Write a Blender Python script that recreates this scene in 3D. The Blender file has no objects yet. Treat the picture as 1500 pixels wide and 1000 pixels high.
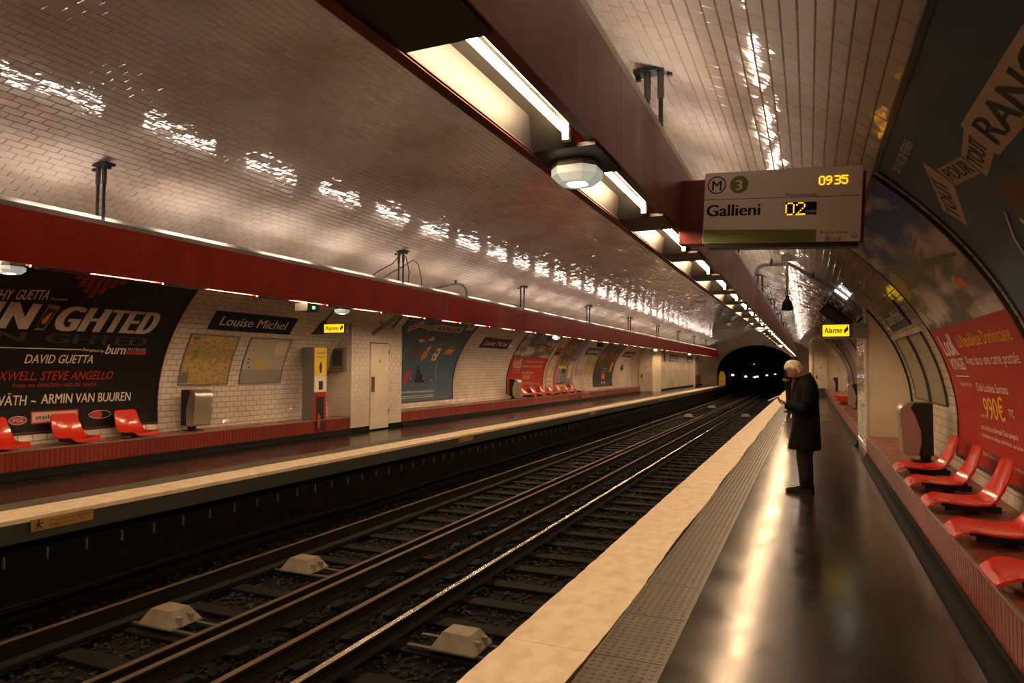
import bpy, bmesh, math, random
import numpy as np
from mathutils import Vector, Matrix

random.seed(7)
rng = np.random.default_rng(7)
S = bpy.context.scene
COL = S.collection

# ------------------------------------------------------------------ camera
YAW, PIT, ROLL, FPX = .4101, .0392, .0036, 1000.0
CAM = Vector((4.51, 0.0, 1.55))
fw = Vector((-math.sin(YAW)*math.cos(PIT), math.cos(YAW)*math.cos(PIT), math.sin(PIT)))
r0 = Vector((math.cos(YAW), math.sin(YAW), 0)); u0 = r0.cross(fw)
rt = r0*math.cos(ROLL)+u0*math.sin(ROLL); upv = -r0*math.sin(ROLL)+u0*math.cos(ROLL)
cd = bpy.data.cameras.new('camera'); cam = bpy.data.objects.new('camera', cd); COL.objects.link(cam)
M = Matrix((rt, upv, -fw)).transposed().to_4x4(); M.translation = CAM
cam.matrix_world = M
cd.sensor_width = 36; cd.lens = 24.0*FPX/1000.0; cd.clip_start = .05; cd.clip_end = 600
S.camera = cam

# ------------------------------------------------------------------ world and exposure
w = bpy.data.worlds.new('world'); S.world = w; w.use_nodes = True
w.node_tree.nodes['Background'].inputs[0].default_value = (.02, .016, .01, 1)
w.node_tree.nodes['Background'].inputs[1].default_value = .05
S.view_settings.view_transform = 'Standard'; S.view_settings.look = 'None'
S.view_settings.exposure = 0.0; S.view_settings.gamma = 1.0
try: S.view_settings.use_curve_mapping = False
except Exception: pass
S.cycles.use_denoising = True
S.cycles.max_bounces = 7; S.cycles.diffuse_bounces = 4; S.cycles.glossy_bounces = 4
S.cycles.sample_clamp_indirect = 6.0
S.cycles.caustics_reflective = False; S.cycles.caustics_refractive = False

# lamp strengths: tubes of the lighting gantries
DOWN_TUBE = 205.0
UP_TUBE_WALL = 27.0
UP_TUBE_TRACK = 29.0
TUBE_COL = (1.0, .65, .36)
UP_COL = (1.0, .79, .63)

# ------------------------------------------------------------------ materials
def mat(name, col, rough=.5, metal=0.0, emit=None, es=0.0, spec=.5, coat=0.0):
    m = bpy.data.materials.new(name); m.use_nodes = True
    b = m.node_tree.nodes['Principled BSDF']
    b.inputs['Base Color'].default_value = (*col, 1); b.inputs['Roughness'].default_value = rough
    b.inputs['Metallic'].default_value = metal; b.inputs['Specular IOR Level'].default_value = spec
    b.inputs['Coat Weight'].default_value = coat
    if emit is not None:
        b.inputs['Emission Color'].default_value = (*emit, 1); b.inputs['Emission Strength'].default_value = es
    return m
def N(m, t, **kw):
    n = m.node_tree.nodes.new(t)
    for k, v in kw.items(): setattr(n, k, v)
    return n
def L(m, a, b): m.node_tree.links.new(a, b)
def bsdf(m): return m.node_tree.nodes['Principled BSDF']
def noisy(m, c1, c2, scale=6, detail=4, lo=.35, hi=.65, sc3=(1, 1, 1), rough=None, bump=0, bscale=None, coord='Object'):
    tc = N(m, 'ShaderNodeTexCoord'); mp = N(m, 'ShaderNodeMapping'); mp.inputs['Scale'].default_value = sc3
    L(m, tc.outputs[coord], mp.inputs[0])
    n = N(m, 'ShaderNodeTexNoise'); n.inputs['Scale'].default_value = scale; n.inputs['Detail'].default_value = detail
    L(m, mp.outputs[0], n.inputs['Vector'])
    r = N(m, 'ShaderNodeValToRGB'); r.color_ramp.elements[0].position = lo; r.color_ramp.elements[1].position = hi
    r.color_ramp.elements[0].color = (*c1, 1); r.color_ramp.elements[1].color = (*c2, 1)
    L(m, n.outputs['Fac'], r.inputs[0]); L(m, r.outputs[0], bsdf(m).inputs['Base Color'])
    if rough:
        mr = N(m, 'ShaderNodeMapRange'); mr.inputs['To Min'].default_value = rough[0]; mr.inputs['To Max'].default_value = rough[1]
        mr.inputs['From Min'].default_value = .3; mr.inputs['From Max'].default_value = .7
        L(m, n.outputs['Fac'], mr.inputs[0]); L(m, mr.outputs[0], bsdf(m).inputs['Roughness'])
    if bump:
        n2 = N(m, 'ShaderNodeTexNoise'); n2.inputs['Scale'].default_value = bscale or scale*6; n2.inputs['Detail'].default_value = 3
        L(m, mp.outputs[0], n2.inputs['Vector'])
        b = N(m, 'ShaderNodeBump'); b.inputs['Strength'].default_value = bump; b.inputs['Distance'].default_value = .01
        L(m, n2.outputs['Fac'], b.inputs['Height']); L(m, b.outputs[0], bsdf(m).inputs['Normal'])
    return m

def tile_material(name, c_lo, c_hi, rough, wave=.12):
    m = mat(name, c_hi, rough, coat=0.0)
    g = N(m, 'ShaderNodeNewGeometry'); r = N(m, 'ShaderNodeValToRGB')
    r.color_ramp.elements[0].color = (*c_lo, 1); r.color_ramp.elements[1].color = (*c_hi, 1)
    L(m, g.outputs['Random Per Island'], r.inputs[0])
    tc = N(m, 'ShaderNodeNewGeometry')
    n = N(m, 'ShaderNodeTexNoise'); n.inputs['Scale'].default_value = .7; n.inputs['Detail'].default_value = 5
    L(m, tc.outputs['Position'], n.inputs['Vector'])
    r2 = N(m, 'ShaderNodeValToRGB'); r2.color_ramp.elements[0].position = .3; r2.color_ramp.elements[1].position = .6
    r2.color_ramp.elements[0].color = (.74, .68, .60, 1); r2.color_ramp.elements[1].color = (1, 1, 1, 1)
    L(m, n.outputs['Fac'], r2.inputs[0])
    mx = N(m, 'ShaderNodeMix', data_type='RGBA', blend_type='MULTIPLY'); mx.inputs[0].default_value = 1
    L(m, r.outputs[0], mx.inputs[6]); L(m, r2.outputs[0], mx.inputs[7]); L(m, mx.outputs[2], bsdf(m).inputs['Base Color'])
    n2 = N(m, 'ShaderNodeTexNoise'); n2.inputs['Scale'].default_value = 9; n2.inputs['Detail'].default_value = 2
    L(m, tc.outputs['Position'], n2.inputs['Vector'])
    b = N(m, 'ShaderNodeBump'); b.inputs['Strength'].default_value = wave; b.inputs['Distance'].default_value = .02
    L(m, n2.outputs['Fac'], b.inputs['Height']); L(m, b.outputs[0], bsdf(m).inputs['Normal'])
    return m

m_tile = tile_material('glazed white tile', (.64, .585, .52), (.71, .66, .60), .035)
m_grout = mat('grout', (.17, .13, .10), .85)
m_cream = noisy(mat('cream paint', (.7, .6, .45), .45), (.60, .51, .38), (.74, .66, .52), 1.6, 5, rough=(.35, .55))
m_door = noisy(mat('door paint', (.66, .6, .5), .4), (.55, .49, .40), (.68, .61, .50), 2.5, 4, rough=(.3, .5))
m_wall_end = noisy(mat('end wall render', (.5, .45, .36), .7), (.40, .34, .27), (.56, .49, .40), 1.2, 5)
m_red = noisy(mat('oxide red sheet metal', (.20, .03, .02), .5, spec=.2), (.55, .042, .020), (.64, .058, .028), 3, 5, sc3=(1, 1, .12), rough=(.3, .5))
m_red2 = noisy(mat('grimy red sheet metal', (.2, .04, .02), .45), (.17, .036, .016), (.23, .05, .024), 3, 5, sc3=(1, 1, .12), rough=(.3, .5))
m_dkred = mat('dark red steel', (.12, .012, .010), .4)
m_blackm = mat('black steel', (.012, .012, .011), .45)
m_darkgrey = mat('dark grey metal', (.05, .05, .045), .5)
m_grey = mat('grey metal', (.22, .21, .19), .45, .3)
m_galv = noisy(mat('galvanised lip', (.55, .52, .48), .4, .2), (.35, .32, .28), (.7, .67, .6), 4, 5, sc3=(1, .3, 1))
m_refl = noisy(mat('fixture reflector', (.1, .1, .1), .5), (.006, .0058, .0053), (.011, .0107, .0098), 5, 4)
m_tube = mat('fluorescent tube lit', (1, 1, 1), .3, emit=TUBE_COL, es=DOWN_TUBE)
m_tubeW = mat('upper tube on wall side', (1, 1, 1), .3, emit=UP_COL, es=UP_TUBE_WALL)
m_tubeT = mat('upper tube on track side', (1, 1, 1), .3, emit=(1.0, .80, .68), es=UP_TUBE_TRACK)
m_lampglass = mat('emergency lamp glass', (.8, .85, .8), .2, emit=(.72, .85, .72), es=.35)
m_lampcore = mat('emergency lamp core', (1, 1, 1), .2, emit=(.85, 1.0, .85), es=9)
m_floor = noisy(mat('worn black asphalt', (.03, .025, .02), .2), (.014, .011, .008), (.022, .018, .013), 2.3, 7, lo=.2, hi=.8, rough=(.14, .24), bump=.35, bscale=1.6)
m_edge = noisy(mat('white painted edging', (.5, .42, .3), .55), (.62, .50, .36), (.80, .68, .50), 9, 6, lo=.25, hi=.6, sc3=(1, .6, 1), bump=.25, bscale=60)
m_tact = noisy(mat('grey tactile concrete', (.1, .09, .07), .5), (.075, .064, .048), (.125, .108, .08), 5, 5, rough=(.32, .5))
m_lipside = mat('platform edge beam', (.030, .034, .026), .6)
m_pit = noisy(mat('sooty shade-toned pit wall', (.012, .011, .009), .9), (.003, .003, .0025), (.008, .007, .006), 3, 5)  # darkened beyond soot: the shade of the pit is put into the colour
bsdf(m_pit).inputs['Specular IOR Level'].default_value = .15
m_ballast = noisy(mat('sooty shade-toned ballast', (.03, .026, .02), .8), (.002, .0018, .0015), (.007, .006, .0045), 14, 5, bump=.6, bscale=40)  # soot plus pit shade, both painted into the ballast colours
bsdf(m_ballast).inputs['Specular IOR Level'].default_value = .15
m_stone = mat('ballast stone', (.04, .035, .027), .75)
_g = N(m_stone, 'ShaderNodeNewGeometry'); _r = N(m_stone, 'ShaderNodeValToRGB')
_r.color_ramp.elements[0].color = (.0015, .0014, .0011, 1); _r.color_ramp.elements[1].color = (.012, .010, .007, 1)  # stone tones lowered likewise to carry the pit shade
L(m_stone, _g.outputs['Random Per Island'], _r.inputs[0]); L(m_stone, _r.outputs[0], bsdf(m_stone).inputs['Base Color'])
m_sleeper = noisy(mat('dark timber sleeper', (.05, .04, .03), .7), (.003, .0025, .002), (.008, .0065, .0045), 6, 5, sc3=(1, 6, 1))  # timber colour darkened to stand in for shade between the platforms
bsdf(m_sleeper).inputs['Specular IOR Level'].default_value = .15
m_rail = mat('rail flank rust', (.010, .007, .005), .7, .1, spec=.2)
m_polish = mat('polished rail head', (.75, .68, .6), .16, 1.0)
m_dull = mat('dull worn rail head', (.10, .07, .045), .5, .5)
m_plank = noisy(mat('brown guard plank', (.05, .035, .02), .7), (.006, .0045, .003), (.012, .009, .006), 3, 5, sc3=(6, .4, 1))
bsdf(m_plank).inputs['Specular IOR Level'].default_value = .15
m_beacon = noisy(mat('pale moulded cover', (.4, .33, .24), .5), (.22, .19, .14), (.32, .28, .21), 6, 5)
m_benchtile = tile_material('red ledge tile', (.20, .025, .018), (.27, .04, .028), .22, .05)
m_benchtop = noisy(mat('red ledge top', (.24, .06, .035), .35), (.20, .05, .03), (.30, .09, .055), 3, 5, rough=(.22, .4))
m_nosing = mat('thin metal nosing', (.35, .28, .22), .35, .5)
m_skirt = mat('black skirting', (.006, .007, .006), .7, spec=.1)
m_seat = mat('glossy red plastic', (.62, .028, .012), .18, coat=.4)
m_steel = mat('brushed steel', (.52, .48, .43), .30, .85)
m_black = mat('matt black', (.008, .008, .008), .5)
m_frame = mat('dark poster frame', (.03, .022, .018), .45)
m_palef = mat('pale poster frame', (.40, .35, .28), .5)
m_pblack = mat('poster black', (.006, .006, .006), .45, spec=.3)
m_pred = mat('poster red', (.36, .018, .012), .45, spec=.3)
m_pblue = noisy(mat('poster slate blue', (.05, .13, .17), .35), (.050, .100, .15), (.062, .122, .18), 2, 3)
bsdf(m_pblue).inputs['Specular IOR Level'].default_value = .3; bsdf(m_pblue).inputs['Roughness'].default_value = .45
m_pwhite = mat('print white', (.72, .66, .58), .45)
m_pgrey = mat('print grey', (.16, .15, .14), .45)
m_pinkred = mat('print red', (.42, .03, .03), .45)
m_pyellow = mat('print yellow', (.70, .45, .03), .45)
m_porange = mat('print orange', (.62, .17, .03), .45)
m_pbrown = mat('print brown', (.12, .05, .02), .45)
m_pnavy = mat('enamel navy', (.004, .007, .038), .45, spec=.25)
m_pdark = mat('print black', (.01, .01, .01), .45)
m_pgreen = mat('print olive green', (.17, .22, .03), .4)
m_plight = mat('print light blue', (.2, .33, .45), .4)
m_pcream = mat('print cream', (.60, .52, .40), .5)
m_ppink = mat('print pink', (.55, .10, .13), .5)
m_board = mat('board white face', (.92, .87, .80), .3)
m_led = mat('amber led', (.2, .08, .0), .4, emit=(1.0, .40, .012), es=2.6)
m_alarm = mat('backlit yellow sign', (.8, .6, .02), .3, emit=(1.0, .68, .01), es=1.15)
m_yellow = mat('yellow enamel', (.70, .48, .03), .35)
m_redbox = mat('red enamel', (.35, .025, .02), .35)
m_greyblue = mat('screen grey', (.05, .055, .06), .25)
m_skin = mat('skin', (.42, .22, .14), .5)
m_coat = mat('black wool', (.0045, .004, .0038), .9, spec=.15)
m_trouser = mat('black trouser cloth', (.007, .007, .008), .8)
m_shoe = mat('black leather', (.01, .009, .008), .3)
m_hair = noisy(mat('white hair', (.55, .48, .38), .6), (.35, .28, .2), (.66, .58, .46), 40, 4)
m_hair2 = mat('dark brown hair', (.04, .02, .012), .6)
m_scarf = mat('wine red scarf', (.10, .018, .015), .8)
m_paper = mat('paper', (.7, .66, .58), .6)
m_tunnel = noisy(mat('sooty tunnel', (.01, .009, .008), .9), (.001, .001, .001), (.003, .003, .003), 1, 4)
bsdf(m_tunnel).inputs['Specular IOR Level'].default_value = .05
m_tlight = mat('tunnel lamp', (1, 1, 1), .4, emit=(.9, .95, 1), es=10)
m_green = mat('green pilot lamp', (.1, .6, .2), .4, emit=(.1, 1, .3), es=3)
m_plate = noisy(mat('ochre warning plate', (.35, .2, .05), .5), (.28, .15, .04), (.40, .24, .07), 4, 4)

def uvramp(name, stops, noise=None, nscale=6, warp=.15, axis='Y', rough=.35):
    """printed picture: bands of colour over the sheet, broken by noise"""
    m = mat(name, (.5, .5, .5), .45, spec=.3)
    tc = N(m, 'ShaderNodeTexCoord'); sep = N(m, 'ShaderNodeSeparateXYZ'); L(m, tc.outputs['UV'], sep.inputs[0])
    n = N(m, 'ShaderNodeTexNoise'); n.inputs['Scale'].default_value = nscale; n.inputs['Detail'].default_value = 6
    L(m, tc.outputs['UV'], n.inputs['Vector'])
    ma = N(m, 'ShaderNodeMath', operation='MULTIPLY_ADD'); ma.inputs[1].default_value = warp
    L(m, n.outputs['Fac'], ma.inputs[0]); L(m, sep.outputs[axis], ma.inputs[2])
    sb = N(m, 'ShaderNodeMath', operation='SUBTRACT'); sb.inputs[1].default_value = warp*.5; L(m, ma.outputs[0], sb.inputs[0])
    r = N(m, 'ShaderNodeValToRGB'); e = r.color_ramp.elements
    e[0].position = stops[0][0]; e[0].color = (*stops[0][1], 1)
    e[1].position = stops[-1][0]; e[1].color = (*stops[-1][1], 1)
    for p, c in stops[1:-1]:
        q = e.new(p); q.color = (*c, 1)
    L(m, sb.outputs[0], r.inputs[0]); out = r.outputs[0]
    if noise:
        c, sc, lo, hi = noise
        n2 = N(m, 'ShaderNodeTexNoise'); n2.inputs['Scale'].default_value = sc; n2.inputs['Detail'].default_value = 7
        mp = N(m, 'ShaderNodeMapping'); mp.inputs['Location'].default_value = (3.1, 1.7, 0); L(m, tc.outputs['UV'], mp.inputs[0]); L(m, mp.outputs[0], n2.inputs['Vector'])
        r2 = N(m, 'ShaderNodeValToRGB'); r2.color_ramp.elements[0].position = lo; r2.color_ramp.elements[1].position = hi
        L(m, n2.outputs['Fac'], r2.inputs[0])
        mx = N(m, 'ShaderNodeMix', data_type='RGBA'); mx.inputs[7].default_value = (*c, 1)
        L(m, r2.outputs[0], mx.inputs[0]); L(m, out, mx.inputs[6]); out = mx.outputs[2]
    L(m, out, bsdf(m).inputs['Base Color'])
    return m
m_beach = uvramp('beach photograph', [(0, (.10, .10, .085)), (.30, (.15, .14, .12)), (.42, (.17, .16, .14)), (.5, (.14, .24, .38)), (.65, (.04, .12, .42)), (1, (.012, .035, .26))], ((.62, .58, .54), 3.4, .46, .62), 4, .30)
m_map1 = uvramp('city map print', [(0, (.42, .30, .10)), (.4, (.50, .36, .15)), (.6, (.34, .25, .09)), (1, (.55, .42, .2))], ((.22, .14, .06), 16, .5, .7), 14, .9)
m_map2 = uvramp('area plan print', [(0, (.26, .24, .24)), (.28, (.30, .28, .28)), (.30, (.46, .40, .32)), (1, (.50, .43, .34))], ((.30, .25, .18), 20, .55, .75), 20, .03)
m_warm = uvramp('warm film picture', [(0, (.015, .02, .018)), (.35, (.02, .035, .028)), (.5, (.10, .05, .025)), (.62, (.34, .12, .05)), (.75, (.10, .03, .015)), (.9, (.03, .05, .035)), (1, (.30, .10, .04))], ((.01, .012, .01), 5, .45, .7), 5, .35)
m_mosaic = uvramp('colourful comic panels', [(0, (.3, .28, .05)), (.12, (.04, .02, .09)), (.2, (.30, .06, .08)), (.35, (.16, .22, .30)), (.45, (.36, .32, .04)), (.55, (.05, .05, .03)), (.68, (.32, .26, .16)), (.78, (.36, .22, .03)), (.9, (.10, .03, .02)), (1, (.2, .06, .04))], ((.02, .02, .02), 9, .5, .6), 9, .18)
m_mauve = uvramp('mauve figure poster', [(0, (.12, .12, .22)), (.3, (.38, .24, .24)), (.45, (.42, .30, .22)), (.6, (.13, .15, .28)), (.85, (.20, .18, .28)), (.93, (.3, .08, .1)), (1, (.40, .34, .3))], None, 6, .3)
m_screen = uvramp('timetable screen', [(0, (.03, .03, .035)), (.3, (.12, .12, .12)), (.6, (.04, .04, .05)), (1, (.10, .10, .11))], ((.3, .28, .26), 14, .55, .7), 10, .3)

# ------------------------------------------------------------------ mesh builder
class MB:
    def __init__(s): s.v = []; s.f = []; s.uv = {}; s.mi = []; s.cur = 0
    def add(s, vs, fs):
        b = len(s.v); s.v.extend([tuple(q) for q in vs]); s.f.extend([tuple(b+i for i in f) for f in fs]); s.mi.extend([s.cur]*len(fs)); return b
    def box(s, x0, x1, y0, y1, z0, z1, bev=0.0):
        if bev <= 0:
            s.add([(x, y, z) for x in (x0, x1) for y in (y0, y1) for z in (z0, z1)],
                  [(0, 1, 3, 2), (4, 6, 7, 5), (0, 4, 5, 1), (2, 3, 7, 6), (0, 2, 6, 4), (1, 5, 7, 3)])
            return
        bm = bmesh.new(); bmesh.ops.create_cube(bm, size=1)
        for v in bm.verts: v.co = Vector(((x0+x1)/2+v.co.x*(x1-x0), (y0+y1)/2+v.co.y*(y1-y0), (z0+z1)/2+v.co.z*(z1-z0)))
        bmesh.ops.bevel(bm, geom=bm.edges[:], offset=bev, segments=2, affect='EDGES', profile=.6)
        s.bm(bm)
    def bm(s, bm):
        bm.verts.index_update()
        s.add([v.co[:] for v in bm.verts], [[v.index for v in f.verts] for f in bm.faces]); bm.free()
    def tube(s, pts, r, n=10, cap=True, r2=None):
        """round or elliptical tube through pts; r a number or list; r2 second radius"""
        pts = [Vector(p) for p in pts]; k = len(pts)
        R1 = r if isinstance(r, (list, tuple)) else [r]*k
        R2 = R1 if r2 is None else (r2 if isinstance(r2, (list, tuple)) else [r2]*k)
        vs = []; prev = None
        for i, p in enumerate(pts):
            t = (pts[min(i+1, k-1)]-pts[max(i-1, 0)]).normalized()
            if prev is None:
                a = Vector((0, 0, 1)) if abs(t.z) < .9 else Vector((1, 0, 0))
                u = (a-t*a.dot(t)).normalized()
            else: u = (prev-t*prev.dot(t)).normalized()
            prev = u; v = t.cross(u)
            for j in range(n):
                a = 2*math.pi*j/n; vs.append(p+u*math.cos(a)*R1[i]+v*math.sin(a)*R2[i])
        fs = [(i*n+j, i*n+(j+1) % n, (i+1)*n+(j+1) % n, (i+1)*n+j) for i in range(k-1) for j in range(n)]
        if cap: fs += [tuple(range(n))[::-1], tuple(range((k-1)*n, k*n))]
        s.add(vs, fs)
    def extr(s, prof, a0, a1, axis='Y'):
        """closed profile (two coordinates) extruded along an axis"""
        n = len(prof)
        def P(p, a):
            return {'Y': (p[0], a, p[1]), 'X': (a, p[0], p[1]), 'Z': (p[0], p[1], a)}[axis]
        vs = [P(p, a0) for p in prof]+[P(p, a1) for p in prof]
        s.add(vs, [(i, (i+1) % n, n+(i+1) % n, n+i) for i in range(n)]+[tuple(range(n))[::-1], tuple(range(n, 2*n))])
    def lathe(s, prof, c=(0, 0, 0), n=16):
        vs = []; k = len(prof)
        for r, z in prof:
            for j in range(n):
                a = 2*math.pi*j/n; vs.append((c[0]+r*math.cos(a), c[1]+r*math.sin(a), c[2]+z))
        s.add(vs, [(i*n+j, i*n+(j+1) % n, (i+1)*n+(j+1) % n, (i+1)*n+j) for i in range(k-1) for j in range(n)]+[tuple(range(n))[::-1], tuple(range((k-1)*n, k*n))])
    def mesh(s, name, mats, smooth=False):
        me = bpy.data.meshes.new(name); me.from_pydata(s.v, [], s.f)
        for m in (mats if isinstance(mats, (list, tuple)) else [mats]): me.materials.append(m)
        if s.uv:
            ul = me.uv_layers.new(name='UVMap')
            for p in me.polygons:
                for li in p.loop_indices:
                    ul.data[li].uv = s.uv.get(me.loops[li].vertex_index, (0, 0))
        if any(s.mi): me.polygons.foreach_set('material_index', s.mi)
        if smooth: me.polygons.foreach_set('use_smooth', [True]*len(me.polygons))
        me.update(); return me
    def build(s, name, mats, parent=None, smooth=False, fixn=True, auto=None):
        me = s.mesh(name, mats, smooth)
        if fixn:
            bm = bmesh.new(); bm.from_mesh(me); bmesh.ops.recalc_face_normals(bm, faces=bm.faces[:]); bm.to_mesh(me); bm.free()
        if auto: 
            me.polygons.foreach_set('use_smooth', [True]*len(me.polygons)); me.set_sharp_from_angle(angle=math.radians(auto))
        o = bpy.data.objects.new(name, me); COL.objects.link(o)
        if parent: o.parent = parent
        return o

def tag(o, label=None, cat=None, group=None, kind=None):
    if label: o['label'] = label
    if cat: o['category'] = cat
    if group: o['group'] = group
    if kind: o['kind'] = kind
    return o
def thing(name, label, cat, loc=(0, 0, 0), rot=(0, 0, 0), group=None):
    o = bpy.data.objects.new(name, None); COL.objects.link(o); o.location = loc; o.rotation_euler = rot; o.empty_display_size = .1
    return tag(o, label, cat, group)
def root_struct(name, loc=(0, 0, 0)):
    o = bpy.data.objects.new(name, None); COL.objects.link(o); o.location = loc; o['kind'] = 'structure'; return o
def copy_tree(o, parent=None):
    c = o.copy(); COL.objects.link(c)
    if parent: c.parent = parent
    for ch in [q for q in o.children]: copy_tree(ch, c)
    return c
def placed(name, me, parent, loc, rotm=None):
    o = bpy.data.objects.new(name, me); COL.objects.link(o); o.parent = parent; o.location = loc
    if rotm is not None: o.rotation_euler = rotm.to_euler()
    return o

# ------------------------------------------------------------------ vault curve
VA, VZ, VB = 6.12, .9, 3.75
_ph = np.linspace(-.45, math.pi/2, 4001)
_x = VA*np.cos(_ph); _z = VZ+VB*np.sin(_ph)
_s = np.concatenate([[0], np.cumsum(np.hypot(np.diff(_x), np.diff(_z)))])
_s -= np.interp(math.asin((.395-VZ)/VB), _ph, _s)
S_TOP = float(_s[-1])                       # arc length from ledge height to the crown
def vault(t, off=0.0):
    """arc length t up from the ledge on the right side; past the crown it comes down the left side"""
    sg = 1
    if t > S_TOP: t = 2*S_TOP-t; sg = -1
    p = float(np.interp(t, _s, _ph))
    x = VA*math.cos(p); z = VZ+VB*math.sin(p)
    nx, nz = -math.cos(p)/VA, -math.sin(p)/VB; l = math.hypot(nx, nz); nx /= l; nz /= l
    return sg*(x+nx*off), z+nz*off, sg*nx, nz
def Tz(z): return float(np.interp(math.asin((z-VZ)/VB), _ph, _s))
def wmap(side):
    def f(s, t, off=0.0):
        x, z, _, _ = vault(t, off); return (side*x, s, z)
    return f
WR, WL = wmap(1), wmap(-1)
def project(p):
    d = Vector(p)-CAM; dz = d.dot(fw)
    if dz < .2: return None
    return 750+FPX*d.dot(rt)/dz, 500-FPX*d.dot(upv)/dz, dz

def patch(mb, f, s0, s1, t0, t1, off, nt=12, ns=1, th=0.0, uv=False):
    b = len(mb.v); vs = []
    for i in range(nt+1):
        for j in range(ns+1):
            s = s0+(s1-s0)*j/ns; t = t0+(t1-t0)*i/nt
            vs.append(f(s, t, off))
    fs = [(i*(ns+1)+j, i*(ns+1)+j+1, (i+1)*(ns+1)+j+1, (i+1)*(ns+1)+j) for i in range(nt) for j in range(ns)]
    if th > 0:
        k = len(vs)
        for i in range(nt+1):
            for j in range(ns+1):
                vs.append(f(s0+(s1-s0)*j/ns, t0+(t1-t0)*i/nt, off-th))
        for i in range(nt):
            a, c = i*(ns+1), (i+1)*(ns+1); fs.append((a, c, k+c, k+a)); a += ns; c += ns; fs.append((a, k+a, k+c, c))
        for j in range(ns):
            fs.append((j, k+j, k+j+1, j+1)); a = nt*(ns+1)+j; fs.append((a, a+1, k+a+1, k+a))
    mb.add(vs, fs)
    if uv:
        for i in range(nt+1):
            for j in range(ns+1): mb.uv[b+i*(ns+1)+j] = (j/ns, i/nt)
def poly(mb, f, pts, off):
    if len(pts) == 4 and max(p[1] for p in pts)-min(p[1] for p in pts) > .15:
        n = 8; q = lambda a, b: tuple((1-a)*(1-b)*pts[0][k]+a*(1-b)*pts[1][k]+a*b*pts[2][k]+(1-a)*b*pts[3][k] for k in (0, 1))
        mb.add([f(*q(i/n, j/n), off) for j in range(n+1) for i in range(n+1)], [(j*(n+1)+i, j*(n+1)+i+1, (j+1)*(n+1)+i+1, (j+1)*(n+1)+i) for j in range(n) for i in range(n)]); return
    mb.add([f(s, t, off) for s, t in pts], [tuple(range(len(pts)))])
def ell(cs, ct, rs, rt_, n=20, a0=0): return [(cs+rs*math.cos(a0+2*math.pi*i/n), ct+rt_*math.sin(a0+2*math.pi*i/n)) for i in range(n)]
def ring(mb, f, cs, ct, rs, rt_, w_, off, n=28):
    vs = [f(s, t, off) for s, t in ell(cs, ct, rs, rt_, n)]+[f(s, t, off) for s, t in ell(cs, ct, rs-w_, rt_-w_, n)]
    mb.add(vs, [(i, (i+1) % n, n+(i+1) % n, n+i) for i in range(n)])

_tc = {}
def text_geo(body, bold=0.0, shear=0.0, spacing=1.0):
    key = (body, bold, shear, spacing)
    if key in _tc: return _tc[key]
    cu = bpy.data.curves.new('lettering_source', 'FONT'); cu.body = body; cu.size = 1; cu.offset = bold; cu.shear = shear; cu.space_character = spacing
    cu.resolution_u = 3
    o = bpy.data.objects.new('lettering_source', cu); COL.objects.link(o)
    dg = bpy.context.evaluated_depsgraph_get(); dg.update()
    me = bpy.data.meshes.new_from_object(o.evaluated_get(dg))
    vs = [(v.co.x, v.co.y) for v in me.vertices]; fs = [tuple(p.vertices) for p in me.polygons]
    bpy.data.objects.remove(o); bpy.data.curves.remove(cu); bpy.data.meshes.remove(me)
    _tc[key] = (vs, fs); return vs, fs
def text(mb, f, body, p0, p1, h, off, bold=0.0, shear=0.0, spacing=1.0, lean=0.0):
    k = 0 if bold < .006 else (1 if bold < .025 else 2)
    for i in range(-k, k+1):
        q = bold*1.1*i/max(k, 1)*h/.7; ds, dt = p1[0]-p0[0], p1[1]-p0[1]; l = math.hypot(ds, dt); ux, uy = ds/l, dt/l; a = abs(q)*0
        text1(mb, f, body, (p0[0]+ux*(q+bold*h), p0[1]+uy*(q+bold*h)), (p1[0]+ux*(q-bold*h), p1[1]+uy*(q-bold*h)), h, off+i*.00012, shear, spacing, lean)
def text1(mb, f, body, p0, p1, h, off, shear=0.0, spacing=1.0, lean=0.0):
    """print body with its baseline from p0 to p1 (s,t) and capital height h"""
    vs, fs = text_geo(body, 0.0, shear, spacing)
    if not vs: return
    x0 = min(v[0] for v in vs); x1 = max(v[0] for v in vs)
    ds, dt = p1[0]-p0[0], p1[1]-p0[1]; ln = math.hypot(ds, dt)
    sg = 1 if ds*getattr(f, 'dir', 1) >= 0 else -1
    # perpendicular that points up (positive t)
    ps, pt = -dt/ln, ds/ln
    if pt < 0: ps, pt = -ps, -pt
    if abs(ds) < 1e-6: ps, pt = -dt/ln, 0
    out = []
    for x, y in vs:
        a = (x-x0)/(x1-x0); b = y/.70*h
        out.append(f(p0[0]+ds*a+ps*b+lean*b, p0[1]+dt*a+pt*b, off))
    mb.add(out, fs)
def xz(x, y, z, sx=1):      # flat vertical board facing -y: s to the right, t up
    return lambda s, t, off=0.0: (x+sx*s, y-off, z+t)
def yz(x, y, z, face=1):    # flat board in the y-z plane, facing +x (face=1) or -x
    return lambda s, t, off=0.0: (x+face*off, y+s, z+t)
def local(s, t, off=0.0): return (s, -off, t)

def curve_frame(mb, f, s0, s1, t0, t1, wd, off, th):
    s0, s1 = min(s0, s1), max(s0, s1)
    patch(mb, f, s0-wd, s0, t0-wd, t1+wd, off, 12, 1, th); patch(mb, f, s1, s1+wd, t0-wd, t1+wd, off, 12, 1, th)
    patch(mb, f, s0, s1, t0-wd, t0, off, 1, 1, th); patch(mb, f, s0, s1, t1, t1+wd, off, 1, 1, th)

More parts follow.
